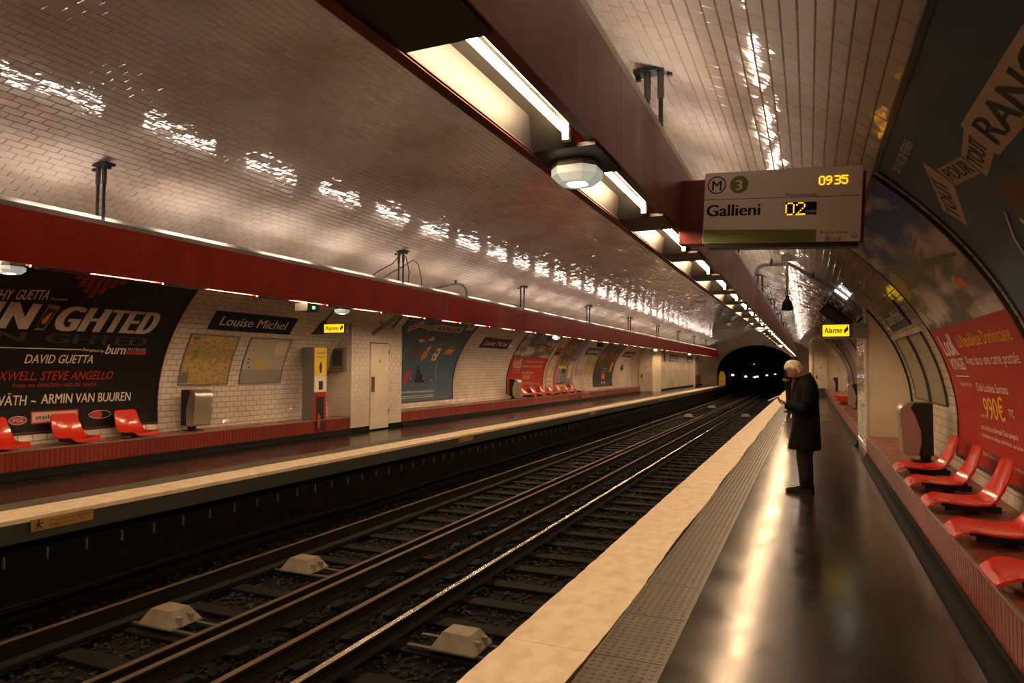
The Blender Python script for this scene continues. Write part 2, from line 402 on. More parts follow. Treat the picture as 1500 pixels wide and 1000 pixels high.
# ================================================================== STRUCTURE
Y0, Y1 = -3.15, 68.0
PIER_Y0, PIER_Y1 = 13.30, 15.47
T_WALL = Tz(3.06)
SKIP = []   # (side, y0, y1, t0, t1) where no tile is seen: posters cover it
for q in [(-1, 4.6, 8.6, .18, 3.0), (-1, 15.6, 19.54, .18, 3.0), (-1, 23.9, 27.8, .2, 3.0), (-1, 28.2, 31.7, .26, 2.95), (-1, 35.25, 39.1, .17, 3.0),
          (1, 5.98, 9.32, .18, 3.0), (1, 1.75, 5.68, .18, 3.0), (1, 17.6, 33, .2, 2.9)]: SKIP.append(q)
def skip(y, t):
    side = 1 if t < S_TOP else -1; tt = t if side == 1 else 2*S_TOP-t
    if tt < 3.2 and PIER_Y0+.1 < y < PIER_Y1-.1 and tt < Tz(2.5): return True
    if tt < Tz(2.9) and y > 44.3: return True
    for sd, a, b, c, d in SKIP:
        if sd == side and a+.1 < y < b-.1 and c+.06 < tt < d-.06: return True
    return False

TL, TH, GAP, PROUD, BEV = .21, .105, .0055, .007, .005
def tile_verts(l, h):
    a, b = l/2, h/2; c, d = a-BEV, b-BEV
    return [(-a, -b, 0), (a, -b, 0), (a, b, 0), (-a, b, 0), (-c, -d, PROUD), (c, -d, PROUD), (c, d, PROUD), (-c, d, PROUD)]
TILE_F = [(4, 5, 6, 7), (0, 1, 5, 4), (1, 2, 6, 5), (2, 3, 7, 6), (3, 0, 4, 7)]
_tm = bpy.data.meshes.new('tile'); _tm.from_pydata(tile_verts(TL-GAP, TH-GAP), [], TILE_F); _tm.materials.append(m_tile); _tm.update()

def tile_frames(t_lo, t_hi, y0=Y0, y1=Y1):
    rows = int(round((2*S_TOP)/TH)); out = []
    for r in range(int(t_lo/TH), int(t_hi/TH)+1):
        t = (r+.5)*TH
        if t < t_lo or t >= t_hi: continue
        x, z, nx, nz = vault(t)
        y = y0+(TL/2 if r % 2 else 0)
        while y < y1-.02:
            if not skip(y+TL/2, t): out.append((x, y+TL/2, z, nx, nz))
            y += TL
    return out
def emit_tiles(frames, root, mesh=_tm, tilt=.008, nmax=300, verts=None, m=m_tile, ranker=None):
    """frames: (x,y,z,nx,nz) normal in the xz plane, long side along y"""
    A = np.array(frames); n = len(A)
    if n == 0: return
    d = A[:, :3]-np.array(CAM); dz = d@np.array(fw)
    u = 750+FPX*(d@np.array(rt))/np.maximum(dz, .1); v = 500-FPX*(d@np.array(upv))/np.maximum(dz, .1)
    nr = np.stack([A[:, 3], np.zeros(n), A[:, 4]], 1); dist = np.linalg.norm(d, axis=1)
    fac = np.abs((d*nr).sum(1))/dist
    area = fac/np.maximum(dz, .1)**2
    area[(dz < .3) | (u < -5) | (u > 1505) | (v < -5) | (v > 1005)] = 0
    if ranker is not None: area = ranker(A, u, v, area)
    top = np.argsort(-area)[:nmax]; top = top[area[top] > 0]
    sel = np.zeros(n, bool); sel[top] = True
    # frame axes: X along y, Y up along the arc, Z the normal
    X = np.zeros((n, 3)); X[:, 1] = 1
    Zn = nr.copy(); Zn += rng.normal(0, tilt, (n, 3)); Zn /= np.linalg.norm(Zn, axis=1)[:, None]
    Yv = np.cross(Zn, X); Yv /= np.linalg.norm(Yv, axis=1)[:, None]; X = np.cross(Yv, Zn)
    base = np.array(verts if verts is not None else tile_verts(TL-GAP, TH-GAP))
    for i in np.nonzero(sel)[0]:
        R = Matrix((X[i], Yv[i], Zn[i])).transposed()
        placed('tile', mesh, root, A[i, :3], R)
    idx = np.nonzero(~sel)[0]; k = len(idx)
    if k:
        V = (A[idx, None, :3]+base[None, :, 0, None]*X[idx, None, :]+base[None, :, 1, None]*Yv[idx, None, :]+base[None, :, 2, None]*Zn[idx, None, :]).reshape(-1, 3)
        F = (np.array(TILE_F)[None]+8*np.arange(k)[:, None, None]).reshape(-1)
        me = bpy.data.meshes.new('tile_field'); me.vertices.add(len(V)); me.vertices.foreach_set('co', V.ravel())
        nf = k*5; me.loops.add(nf*4); me.loops.foreach_set('vertex_index', F); me.polygons.add(nf)
        me.polygons.foreach_set('loop_start', np.arange(nf)*4); me.materials.append(m); me.update(calc_edges=True); me.shade_flat()
        o = bpy.data.objects.new('tile_field', me); COL.objects.link(o); o.parent = root; o['kind'] = 'stuff'

def rank_ceiling(A, u, v, area):
    a = area.copy()
    # tiles behind the two gantries are hidden
    for i in np.nonzero(a > 0)[0]:
        x, y, z = A[i, :3]; dx = x-CAM.x; dz_ = z-CAM.z
        if dz_ <= 0: continue
        k = (2.66-CAM.z)/dz_; xx = CAM.x+dx*k
        if x < 3.16 and xx > 3.1 or (3.1 < xx < 3.6): a[i] = 0
        k2 = (3.25-CAM.z)/dz_; x2 = CAM.x+dx*k2
        if 3.1 < x2 < 3.65: a[i] = 0
    return a
def vault_shell(name, t0, t1, n):
    mb = MB()
    f = lambda s, t, off=0.0: (vault(t, off)[0], s, vault(t, off)[1])
    patch(mb, f, Y0, Y1, t0, t1, 0.0, n, 1, .25)
    return tag(mb.build(name, m_grout, auto=30), kind='structure')
wr = vault_shell('wall_right', -.45, T_WALL, 24)
ce = vault_shell('ceiling', T_WALL, 2*S_TOP-T_WALL, 70)
wl = vault_shell('wall_left', 2*S_TOP-T_WALL, 2*S_TOP+.45, 24)
emit_tiles(tile_frames(-.02, T_WALL), wr)
emit_tiles(tile_frames(T_WALL, 2*S_TOP-T_WALL), ce, ranker=rank_ceiling)
emit_tiles(tile_frames(2*S_TOP-T_WALL, 2*S_TOP+.02), wl)

# platforms -----------------------------------------------------------------
ED, WH, TA, LED = 2.89, 3.395, 3.80, 5.41
LEDZ = .395
for sd, nm in ((1, 'floor'), (-1, 'floor')):
    fl = root_struct(nm)
    mb = MB(); xa, xb = sorted((sd*TA, sd*6.35)); mb.box(xa, xb, Y0, Y1, -.25, 0); mb.build('asphalt', m_floor, fl)
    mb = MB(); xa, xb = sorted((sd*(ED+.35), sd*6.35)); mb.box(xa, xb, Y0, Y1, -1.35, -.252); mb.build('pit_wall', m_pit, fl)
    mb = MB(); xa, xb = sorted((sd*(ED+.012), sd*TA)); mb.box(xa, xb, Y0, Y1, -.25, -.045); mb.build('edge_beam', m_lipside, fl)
    # recess posts under the overhang
    pm = MB(); pm.box(-.014, .014, -.008, .008, -.12, .0); pme = pm.mesh('clip', mat('dark grey clip', (.10, .095, .085), .6))  # one even dark grey for the clips
    y = 4.34-.43*14
    k = 0
    while y < 40:
        placed('clip', pme, fl, (sd*(ED+.13 if sd > 0 else ED-.0)*1.0-(0 if sd > 0 else .0), y, -.37)) if sd > 0 else placed('clip', pme, fl, (-(ED+.06), y, -.37))
        y += .43
    # white edging slabs, cast one after another, with slightly broken arrises
    y = Y0; k = 0
    while y < Y1-.1:
        ln = min(1.36, Y1-y); mb = MB(); n = 12
        vs = []; r_ = random.Random(1000+k+(500 if sd < 0 else 0))
        for j in range(n+1):
            yy = y+.003+(ln-.006)*j/n
            e = ED-.004+.010*r_.random()*(1 if r_.random() < .5 else .3); wv = WH+.012*math.sin(yy*1.7)+.008*r_.random()
            vs += [(sd*e, yy, -.05), (sd*(e+.003), yy, -.004), (sd*(e+.014), yy, .004), (sd*wv, yy, .004), (sd*wv, yy, -.045)]
        fs = [(j*5+i, j*5+i+1, j*5+5+i+1, j*5+5+i) for j in range(n) for i in range(4)]+[(0, 1, 2, 3, 4), (n*5, n*5+4, n*5+3, n*5+2, n*5+1)]
        mb.add(vs, fs); mb.build('edging_slab', m_edge, fl); y += ln; k += 1
    # tactile slabs with domes
    def slab(domes):
        mb = MB(); wd = TA-WH-.028; x0 = WH+.018
        xa, xb = sorted((sd*x0, sd*(x0+wd))); mb.box(xa, xb, .006, .674, -.045, .001, 0)
        if domes:
            nx, ny = 8, 13; sp = .05
            for i in range(nx):
                for j in range(ny):
                    cx = x0+.026+i*.0465; cy = .036+j*.0505+(.0 if i % 2 else .0)
                    vs = []
                    for (r, z) in ((.014, .001), (.009, .0055)):
                        vs += [(sd*cx+r*math.cos(a*math.pi/3), cy+r*math.sin(a*math.pi/3), z) for a in range(6)]
                    mb.add(vs, [(a, (a+1) % 6, 6+(a+1) % 6, 6+a) for a in range(6)]+[(6, 7, 8, 9, 10, 11)])
        return mb.mesh('tactile_slab', m_tact)
    s1, s2 = slab(True), slab(False)
    y = Y0
    while y < Y1-.5:
        placed('tactile_slab', s1 if -1 < y < 30 else s2, fl, (0, y, 0)); y += .68
    mb = MB(); xa, xb = sorted((sd*(TA-.01), sd*(TA+.004))); mb.box(xa, xb, Y0, Y1, -.02, .0035); mb.build('joint_strip', m_tact, fl)

# track bed -----------------------------------------------------------------
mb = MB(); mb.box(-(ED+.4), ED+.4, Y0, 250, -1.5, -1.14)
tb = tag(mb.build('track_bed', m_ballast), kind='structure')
def stones(n, x0, x1, y0, y1, smin, smax):
    x = rng.uniform(x0, x1, n); y = y0+(y1-y0)*rng.random(n)**1.6; s = rng.uniform(smin, smax, n)*(1+y/25)
    o = np.array([(1, 0, 0), (-1, 0, 0), (0, 1, 0), (0, -1, 0), (0, 0, 1), (0, 0, -1)], float)
    q = rng.normal(0, 1, (n, 3, 3)); Q, _ = np.linalg.qr(q)
    V = (o[None]*rng.uniform(.6, 1.1, (n, 6, 1)))@Q*s[:, None, None]; V[:, :, 2] *= .7
    V += np.stack([x, y, np.full(n, -1.135)+s*.25], 1)[:, None]
    f = np.array([(0, 2, 4), (2, 1, 4), (1, 3, 4), (3, 0, 4), (2, 0, 5), (1, 2, 5), (3, 1, 5), (0, 3, 5)])
    F = (f[None]+6*np.arange(n)[:, None, None]).reshape(-1)
    me = bpy.data.meshes.new('ballast_stones'); me.vertices.add(n*6); me.vertices.foreach_set('co', V.ravel())
    me.loops.add(n*24); me.loops.foreach_set('vertex_index', F); me.polygons.add(n*8); me.polygons.foreach_set('loop_start', np.arange(n*8)*3)
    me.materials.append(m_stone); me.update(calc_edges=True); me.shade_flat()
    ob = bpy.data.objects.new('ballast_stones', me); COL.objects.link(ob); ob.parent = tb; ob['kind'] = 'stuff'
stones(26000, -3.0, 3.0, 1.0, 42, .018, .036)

RZ = -.935
def rail_profile(cx, top, hw=.034, h=.15):
    b = top-h
    return [(cx-.07, b), (cx+.07, b), (cx+.07, b+.012), (cx+.012, b+.03), (cx+.012, top-.04), (cx+hw, top-.032), (cx+hw, top-.004), (cx+hw-.006, top), (cx-hw+.006, top), (cx-hw, top-.004), (cx-hw, top-.032), (cx-.012, top-.04), (cx-.012, b+.03), (cx-.07, b+.012)]
def rail_mesh(mb, cx, top, m_top):
    n0 = len(mb.f); pr = rail_profile(cx, top); mb.extr(pr, Y0, 240)
    for k in range(6, 9): mb.mi[n0+k] = 1
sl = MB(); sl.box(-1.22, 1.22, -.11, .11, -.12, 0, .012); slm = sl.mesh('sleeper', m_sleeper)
chm = MB()
chm.box(-.13, .13, -.08, .08, 0, .012, .003)
chm = chm.mesh('rail_pad', m_rail)
for sd, lab in ((1, 'near railway track below the platform where the man stands, inner rail polished bright'), (-1, 'far railway track below the opposite platform, with dull brown rails')):
    tr = thing('railway_track', lab, 'railway track', (0, 0, 0))
    for cx in (.75, 2.19):
        mb = MB(); rail_mesh(mb, sd*cx, RZ, None)
        o = mb.build('rail', [m_rail, m_polish if (sd > 0 and cx < 1) else m_dull], tr)
        if sd > 0 and cx < 1: o['label'] = 'bright polished running rail'
    y = Y0+.4
    while y < 66:
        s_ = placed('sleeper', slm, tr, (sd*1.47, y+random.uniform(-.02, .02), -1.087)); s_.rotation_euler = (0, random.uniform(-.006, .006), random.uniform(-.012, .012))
        if y < 26:
            for cx in (.75, 2.19): placed('rail_pad', chm, s_, (sd*(cx-1.47), 0, 0))
        y += .70
insm = MB(); insm.lathe([(.05, 0), (.05, .04), (.035, .05), (.035, .09), (.05, .1)], (0, 0, 0), 10); insm = insm.mesh('insulator', m_darkgrey)
for sd, lab in ((1, 'brown conductor rail beside the near track'), (-1, 'brown conductor rail beside the far track')):
    tr = thing('conductor_rail', lab, 'conductor rail', (0, 0, 0))
    mb = MB(); rail_mesh(mb, sd*.34, -.84, None); mb.build('rail', [m_rail, m_dull], tr)
    y = .5
    while y < 60: placed('insulator', insm, tr, (sd*.34, y, -1.09)); y += 2.8
mb = MB(); mb.box(-2.0, -1.86, Y0, 66, -1.08, -1.03, .008)
tag(mb.build('guard_plank', m_plank), 'low brown guard plank lying along inside the far track', 'plank')
mb = MB(); mb.tube([(-(ED+.02), y, -.86+.02*math.sin(y)) for y in range(-3, 67)], .018, 8)
tag(mb.build('wall_cable', m_rail), 'thin brown cable running along the pit wall under the far platform', 'cable')

def beacon(x, y, lab, grp=None):
    t = thing('track_beacon', lab, 'track beacon', (x, y, -1.075), (0, 0, 0), grp)
    mb = MB(); a, b, h = .23, .19, .15; c, d = .14, .11
    mb.add([(-a, -b, .03), (a, -b, .03), (a, b, .03), (-a, b, .03), (-a, -b, .045), (a, -b, .045), (a, b, .045), (-a, b, .045), (-c, -d, h+.03), (c, -d, h+.03), (c, d, h+.03), (-c, d, h+.03)],
           [(3, 2, 1, 0), (0, 1, 5, 4), (1, 2, 6, 5), (2, 3, 7, 6), (3, 0, 4, 7), (4, 5, 9, 8), (5, 6, 10, 9), (6, 7, 11, 10), (7, 4, 8, 11), (8, 9, 10, 11)])
    mb.build('cover', m_beacon, t)
    mb = MB()
    for dy in (-.07, .07): mb.box(.17, .235, dy-.022, dy+.022, .045, .13, .006)
    mb.build('rib', m_beacon, t)
    mb = MB(); mb.box(-.5, .5, -.16, -.11, 0, .028, .004); mb.box(-.5, .5, .11, .16, 0, .028, .004); mb.build('base_bar', m_darkgrey, t)
beacon(-1.50, 5.10, 'pale trapezoid track beacon on the far track, nearest the camera')
beacon(-1.50, 7.12, 'pale trapezoid track beacon on the far track, second from the camera')
beacon(1.50, 5.76, 'pale trapezoid track beacon on the near track close to the platform edge')
beacon(-1.50, 37.8, 'tiny pale track beacon far down the far track, before the last one')
beacon(-1.50, 47.5, 'tiny pale track beacon farthest down the far track near the tunnel')
beacon(1.30, 39.4, 'tiny pale track beacon far down the near track')

# end wall with tunnel mouth ---------------------------------------------------
def portal_pts(n=40):
    out = [(-3.55, -1.5)]
    for i in range(n+1):
        a = math.pi-(math.pi*i/n); z = 1.15+2.65*math.sin(a); out.append((3.62*math.cos(a), z))
    out.append((3.55, -1.5)); return out
mb = MB(); inn = portal_pts(); n = len(inn); outr = []
for (x, z) in inn:
    l = math.hypot(x, z-1.2); k = 9.0/max(l, .1); outr.append((x*k, 1.2+(z-1.2)*k))
for y in (Y1-.02, Y1+.5): mb.add([(x, y, z) for x, z in inn]+[(x, y, z) for x, z in outr], [(i, i+1, n+i+1, n+i) for i in range(n-1)])
mb.add([(x, Y1-.02, z) for x, z in inn]+[(x, Y1+.5, z) for x, z in inn], [(i, i+1, n+i+1, n+i) for i in range(n-1)])
tag(mb.build('wall_end', m_wall_end, auto=30), kind='structure')
mb = MB(); mb.add([(x*1.02, y, z*1.01) for y in (Y1+.3, 240) for x, z in inn], [(i, i+1, n+i+1, n+i) for i in range(n-1)]); mb.add([(x*1.02, 240, z) for x, z in inn], [tuple(range(n))])
tag(mb.build('wall_tunnel', m_tunnel, auto=40), kind='structure')
mb = MB(); mb.box(-7, 7, Y0-.3, Y0, -1.5, 5); tag(mb.build('wall_back', m_cream), kind='structure')
for i, (y, z) in enumerate([(71.8, .75), (81.3, .88), (98.8, .56), (115.6, .3), (122, .33), (150.6, .3), (188, .3)]):
    t = thing('tunnel_lamp', ['small white tunnel lamp nearest the tunnel mouth, beside the yellow board', 'small white tunnel lamp second from the yellow board', 'small white tunnel lamp third from the yellow board', 'small white tunnel lamp left one of the close pair', 'small white tunnel lamp right one of the close pair', 'small white tunnel lamp second deepest in the dark', 'small white tunnel lamp deepest in the dark'][i], 'lamp', (-3.45, y, z), group='tunnel lamps')
    mb = MB(); mb.lathe([(.0, -.1), (.07+.0007*y, -.08), (.085+.0007*y, 0), (.06, .08), (0, .1)], (0, 0, 0), 10); mb.build('bulb', m_tlight, t)
    mb = MB(); mb.box(-.12, -.02, -.06, .06, -.12, .16); mb.build('bracket', m_black, t)
t = thing('tunnel_lamp', 'faint small tunnel lamp high in the middle of the tunnel', 'lamp', (-1.2, 82, 2.1)); mb = MB(); mb.lathe([(0, -.04), (.04, 0), (0, .04)], (0, 0, 0), 8); mb.build('bulb', m_tlight, t)
mb = MB(); mb.box(-.015, .015, -.015, .015, .03, 1.6); mb.build('bracket', m_black, t)

# bench ledges -------------------------------------------------------------------
FT = .073
ftv = [(-FT/2+.002, 0, -.135), (FT/2-.002, 0, -.135), (FT/2-.002, 0, .135), (-FT/2+.002, 0, .135), (-FT/2+.006, .006, -.131), (FT/2-.006, .006, -.131), (FT/2-.006, .006, .131), (-FT/2+.006, .006, .131)]
def ledge(sd, y0, y1, lab, indiv):
    t = thing('bench_ledge', lab, 'ledge', (sd*LED, y0, 0))
    x = lambda a: sd*(a-LED)
    mb = MB(); xa, xb = sorted((x(LED+.012), x(6.06))); mb.box(xa, xb, 0, y1-y0, .10, LEDZ-.004); mb.build('body', m_grout, t)
    # top slabs
    y = 0
    k = 0
    while y < y1-y0-.02:
        ln = min(1.0, y1-y0-y); mb = MB(); xa, xb = sorted((x(LED+.004), x(6.075))); mb.box(xa, xb, y+.003, y+ln-.003, LEDZ-.02, LEDZ); mb.build('top_slab', m_benchtop, t); y += ln; k += 1
    mb = MB(); xa, xb = sorted((x(LED-.006), x(LED+.012))); mb.box(xa, xb, 0, y1-y0, LEDZ-.012, LEDZ+.005, .002); mb.build('nosing', m_nosing, t)
    mb = MB(); pr = [(x(LED+.01), .125), (x(LED-.012), .125), (x(LED-.022), .115)]+[(x(LED-.024-.075*(1-math.cos(a))), .105*(1-math.sin(a))+.003) for a in [math.pi/12*i for i in range(7)]]+[(x(LED+.01), .001)]
    mb.extr(pr, 0, y1-y0); mb.build('skirting', m_skirt, t, auto=40)
    n = int((y1-y0)/FT)
    fr = [(y+.5)*FT for y in range(n)]
    def mm(ys, name):
        V = []; F = []
        for yy in ys:
            b = len(V)
            for (a, o_, c) in ftv: V.append((x(LED-o_+.004), yy+a, .252+c))
            F += [tuple(b+i for i in f) for f in TILE_F]
        me = bpy.data.meshes.new(name); me.from_pydata(V, [], F); me.materials.append(m_benchtile); me.update()
        bm = bmesh.new(); bm.from_mesh(me); bmesh.ops.recalc_face_normals(bm, faces=bm.faces[:]); bm.to_mesh(me); bm.free(); return me
    if indiv:
        one = mm([0], 'front_tile')
        vis = [yy for yy in fr if project((sd*LED, y0+yy, .25)) and -20 < project((sd*LED, y0+yy, .25))[0] < 1520][:300]
        for yy in vis: placed('front_tile', one, t, (0, yy, 0))
        rest = [yy for yy in fr if yy not in set(vis)]
    else: rest = fr
    if rest:
        o = bpy.data.objects.new('front_tile_field', mm(rest, 'front_tile_field')); COL.objects.link(o); o.parent = t; o['kind'] = 'stuff'
    return t
ledge(1, Y0, PIER_Y0, 'long red tiled ledge on the right carrying the nearest row of red seats', True)
ledge(1, PIER_Y1, 44.0, 'red tiled ledge on the right wall beyond the alarm pier', False)
ledge(-1, Y0, PIER_Y0, 'red tiled ledge under the black concert poster across the tracks', True)
ledge(-1, PIER_Y1, 43.4, 'red tiled ledge across the tracks beyond the grey door pier', False)

# piers ---------------------------------------------------------------------------
halves = []; _half = {}
def flat_frames(x, ys, zs, sd):
    """brick-bonded tiles on a face at x, facing the track"""
    out = []; r = 0; z = zs[0]+TH/2
    while z < zs[1]-.03:
        y = ys[0]+(TL/2 if r % 2 else 0)
        while y < ys[1]-TL+.01:
            out.append((x, y+TL/2, z, -sd, 0)); y += TL
        halves.append((x, ys[0]+TL/4 if r % 2 else None, y+(ys[1]-y)/2 if ys[1]-y > .03 else None, ys[1]-y, z, sd))
        z += TH; r += 1
    return out
def put_halves(root):
    for x, ya, yb, wb, z, sd in halves:
        for yc, wd in ((ya, TL/2), (yb, wb)):
            if yc is None: continue
            key = round(wd, 3)
            if key not in _half:
                mb = MB(); mb.add([(PROUD*0+p[2], p[0], p[1]) for p in tile_verts(wd-GAP, TH-GAP)], TILE_F); me = mb.mesh('tile', m_tile)
                bm = bmesh.new(); bm.from_mesh(me); bmesh.ops.recalc_face_normals(bm, faces=bm.faces[:]); bm.to_mesh(me); bm.free(); _half[key] = me
            o = placed('tile', _half[key], root, (x, yc, z)); o.rotation_euler = (0, 0, math.pi if sd > 0 else 0)
    halves.clear()
def pier_outline(a0, yclear=0.0):
    """x-z outline between the vertical plane a0 and the vault"""
    pts = [(a0, 0.0)]
    ts = np.linspace(-.40, S_TOP, 200); cur = [vault(t, .0)[:2] for t in ts]
    cur = [(x+.05*0, z) for x, z in cur if x >= a0 and z > 0]
    return pts+cur
def pier(sd, y0, y1, a0, name='trim_1', facem=None):
    t = root_struct(name, (0, 0, 0)); pr = [(sd*x, z) for x, z in pier_outline(a0)]
    mb = MB(); mb.extr(pr, y0, y1); mb.build('core', facem or m_grout, t)
    return t
pl = pier(-1, PIER_Y0, PIER_Y1, LED, 'trim_1', m_cream)
emit_tiles(flat_frames(-LED+0.0, (PIER_Y0+.005, PIER_Y1), (.12, 2.62), -1), pl, tilt=.004); put_halves(pl)
# tiled face toward the camera (own mesh, long side along x)
mb = MB(); xf = [(-a, c, b) for a, b, c in []]
def xface_tiles(sd, y, a0, z0_, z1_, root):
    base = [(p[0], p[2], p[1]) for p in tile_verts(TL-GAP, TH-GAP)]
    one = MB(); one.add([(p[0], -p[1], p[2]) for p in base], TILE_F); om = one.mesh('tile', m_tile)
    bm = bmesh.new(); bm.from_mesh(om); bmesh.ops.recalc_face_normals(bm, faces=bm.faces[:]); bm.to_mesh(om); bm.free()
    hb = MB(); hb.add([(p[0], -p[2], p[1]) for p in tile_verts(TL/2-GAP, TH-GAP)], TILE_F); hm = hb.mesh('tile', m_tile)
    bm = bmesh.new(); bm.from_mesh(hm); bmesh.ops.recalc_face_normals(bm, faces=bm.faces[:]); bm.to_mesh(hm); bm.free()
    r = 0; z = z0_+TH/2
    while z < z1_:
        # width available at this height
        hx = VA*math.sqrt(max(0, 1-((z+.06-VZ)/VB)**2)) if z > VZ else 6.05
        x = a0+(TL/2 if r % 2 else 0)
        if r % 2: placed('tile', hm, root, (sd*(a0+TL/4), y, z))
        while x+TL < hx+.21:
            o = placed('tile', om, root, (sd*(x+TL/2), y, z)); o.rotation_euler = (rng.normal(0, .005), 0, rng.normal(0, .005)); x += TL
        z += TH; r += 1
xface_tiles(-1, PIER_Y0, LED, LEDZ, 2.55, pl)
mb = MB(); mb.box(-LED-.02, -LED+.018, PIER_Y0, PIER_Y1, 0, .125); mb.build('skirting', m_skirt, pl)
mb = MB(); mb.box(-LED-.012, -LED+.012, PIER_Y0-.012, PIER_Y0+.012, .12, 2.66, .004); mb.build('corner_bead', m_tile, pl)
prr = pier(1, PIER_Y0, PIER_Y1, LED, 'trim_2')
mb = MB(); ol = [(x-(.012 if x > LED+.05 else 0), z) for x, z in pier_outline(LED+.03)]; mb.extr([(x, z+(LEDZ+.003 if z < LEDZ else 0)) if z < .01 else (x, max(z, LEDZ+.003)) for x, z in ol], PIER_Y0-.02, PIER_Y0-.002); mb.build('painted_panel', m_cream, prr)
emit_tiles(flat_frames(LED, (PIER_Y0+.005, PIER_Y1), (.12, 2.62), 1), prr, tilt=.004); put_halves(prr)
mb = MB(); mb.box(LED-.02, LED+.03, PIER_Y0-.03, PIER_Y0+.015, .0, 2.64, .008); mb.build('corner_post', m_cream, prr)
# dark edging strip where the painted panel meets the vault
mb = MB(); pts = [vault(t, .02)[:2] for t in np.linspace(.02, Tz(2.60), 30)]
mb.tube([(x, PIER_Y0-.03, z) for x, z in pts], .016, 6); mb.build('edge_strip', m_black, prr)
# far end returns on both sides
fl_ = pier(-1, 44.0, Y1, 4.98, 'trim_3', m_cream)
mb = MB(); mb.box(-5.0, -4.965, 44, Y1, 0, .14); mb.build('skirting', m_skirt, fl_)
emit_tiles(flat_frames(-4.98, (47.0, 66.5), (.14, 2.9), -1), fl_, tilt=.006, nmax=0); halves.clear()
mb = MB(); mb.box(-4.98, -4.86, 62.4, 62.9, 0, 3.1); mb.build('pilaster', m_cream, fl_)
mb = MB(); mb.box(-4.98, -4.70, 44.0, 46.6, 0, 3.2, .03); mb.build('corner_block', m_cream, fl_)
fr_ = pier(1, 44.0, Y1, 4.75, 'trim_4', m_cream)
mb = MB(); mb.tube([(4.66, 44.05, .0), (4.66, 44.05, 3.1), (4.74, 44.05, 3.28)], .14, 12); mb.build('round_corner', m_cream, fr_)
mb = MB(); mb.box(4.62, 4.76, 44, Y1, 0, .14); mb.build('skirting', m_skirt, fr_)

# doors ------------------------------------------------------------------------------
def door(name, side_x, y0, y1, z0, z1, lab):
    d = root_struct(name)
    mb = MB(); mb.box(side_x-.05, side_x+.045, y0, y1, z0, z1, .006); mb.build('leaf', m_door, d)
    mb = MB(); mb.box(side_x+.045, side_x+.055, y0+.03, y0+.16, .95, 1.33, .003); mb.build('lock_plate', m_pbrown, d)
    mb = MB(); mb.box(side_x-.05, side_x+.02, y0-.02, y1+.02, z1, z1+.03, .004); mb.build('lintel', m_darkgrey, d)
    mb = MB(); mb.tube([(side_x+.02, y1+.02, 1.85), (side_x+.05, y1+.02, 2.0)], .012, 6); mb.tube([(side_x+.02, y1+.02, .35), (side_x+.05, y1+.02, .5)], .012, 6); mb.build('hinge', m_darkgrey, d)
    mb = MB(); f = yz(side_x, 0, 0); poly(mb, f, [((y0+y1)/2-.03, 1.68), ((y0+y1)/2+.03, 1.68), ((y0+y1)/2, 1.78)], .047); mb.build('warning_mark', m_pdark, d)
door('door_1', -LED, 14.02, 14.80, .04, 2.15, '')
def door_x(name, x0, x1, y, z1, hx):
    d = root_struct(name)
    mb = MB(); mb.box(x0, x1, y-.06, y+.02, .1, z1, .008); mb.build('leaf', m_door, d)
    mb = MB(); mb.box(x0-.05, x0, y-.075, y, .1, z1+.05); mb.box(x1, x1+.05, y-.075, y, .1, z1+.05); mb.box(x0, x1, y-.075, y, z1, z1+.05); mb.build('door_frame', m_cream, d)
    mb = MB(); mb.box(hx-.04, hx+.04, y-.10, y-.06, 1.0, 1.18, .01); mb.build('lock', m_black, d)
    mb = MB(); mb.box((x0+x1)/2-.06, (x0+x1)/2+.06, y-.065, y-.058, 1.6, 1.68); mb.build('number_plate', m_grey, d)
mb = MB(); mb.box(-5.62, -4.98, 43.9, 44.02, 0, 2.9); mb.build('door_surround', m_cream, fl_)
door_x('door_2', -5.50, -4.76, 43.9, 2.15, -5.40)
door_x('door_3', 4.85, 5.45, 43.98, 2.05, 4.93)

# ================================================================== POSTERS
def poster(side, s0, s1, t0, t1, lab, m, name='wall_poster', frame=m_frame, wd=.03, cat='poster'):
    f = WR if side > 0 else WL
    t = thing(name, lab, cat, f((s0+s1)/2, t0, 0))
    o0 = Vector(t.location)
    g = lambda s, t_, off=0.0: tuple(Vector(f(s, t_, off))-o0)
    mb = MB(); patch(mb, g, s0, s1, t0, t1, .024, 16, 1, .012, uv=True); mb.build('sheet', m, t, fixn=False)
    mb = MB(); curve_frame(mb, g, s0, s1, t0, t1, wd, .034, .030); mb.build('frame', frame, t, auto=30)
    return t, g
def prints(t, m, fn, name='lettering'):
    mb = MB(); fn(mb); return mb.build(name, m, t, fixn=False)
O = .0265
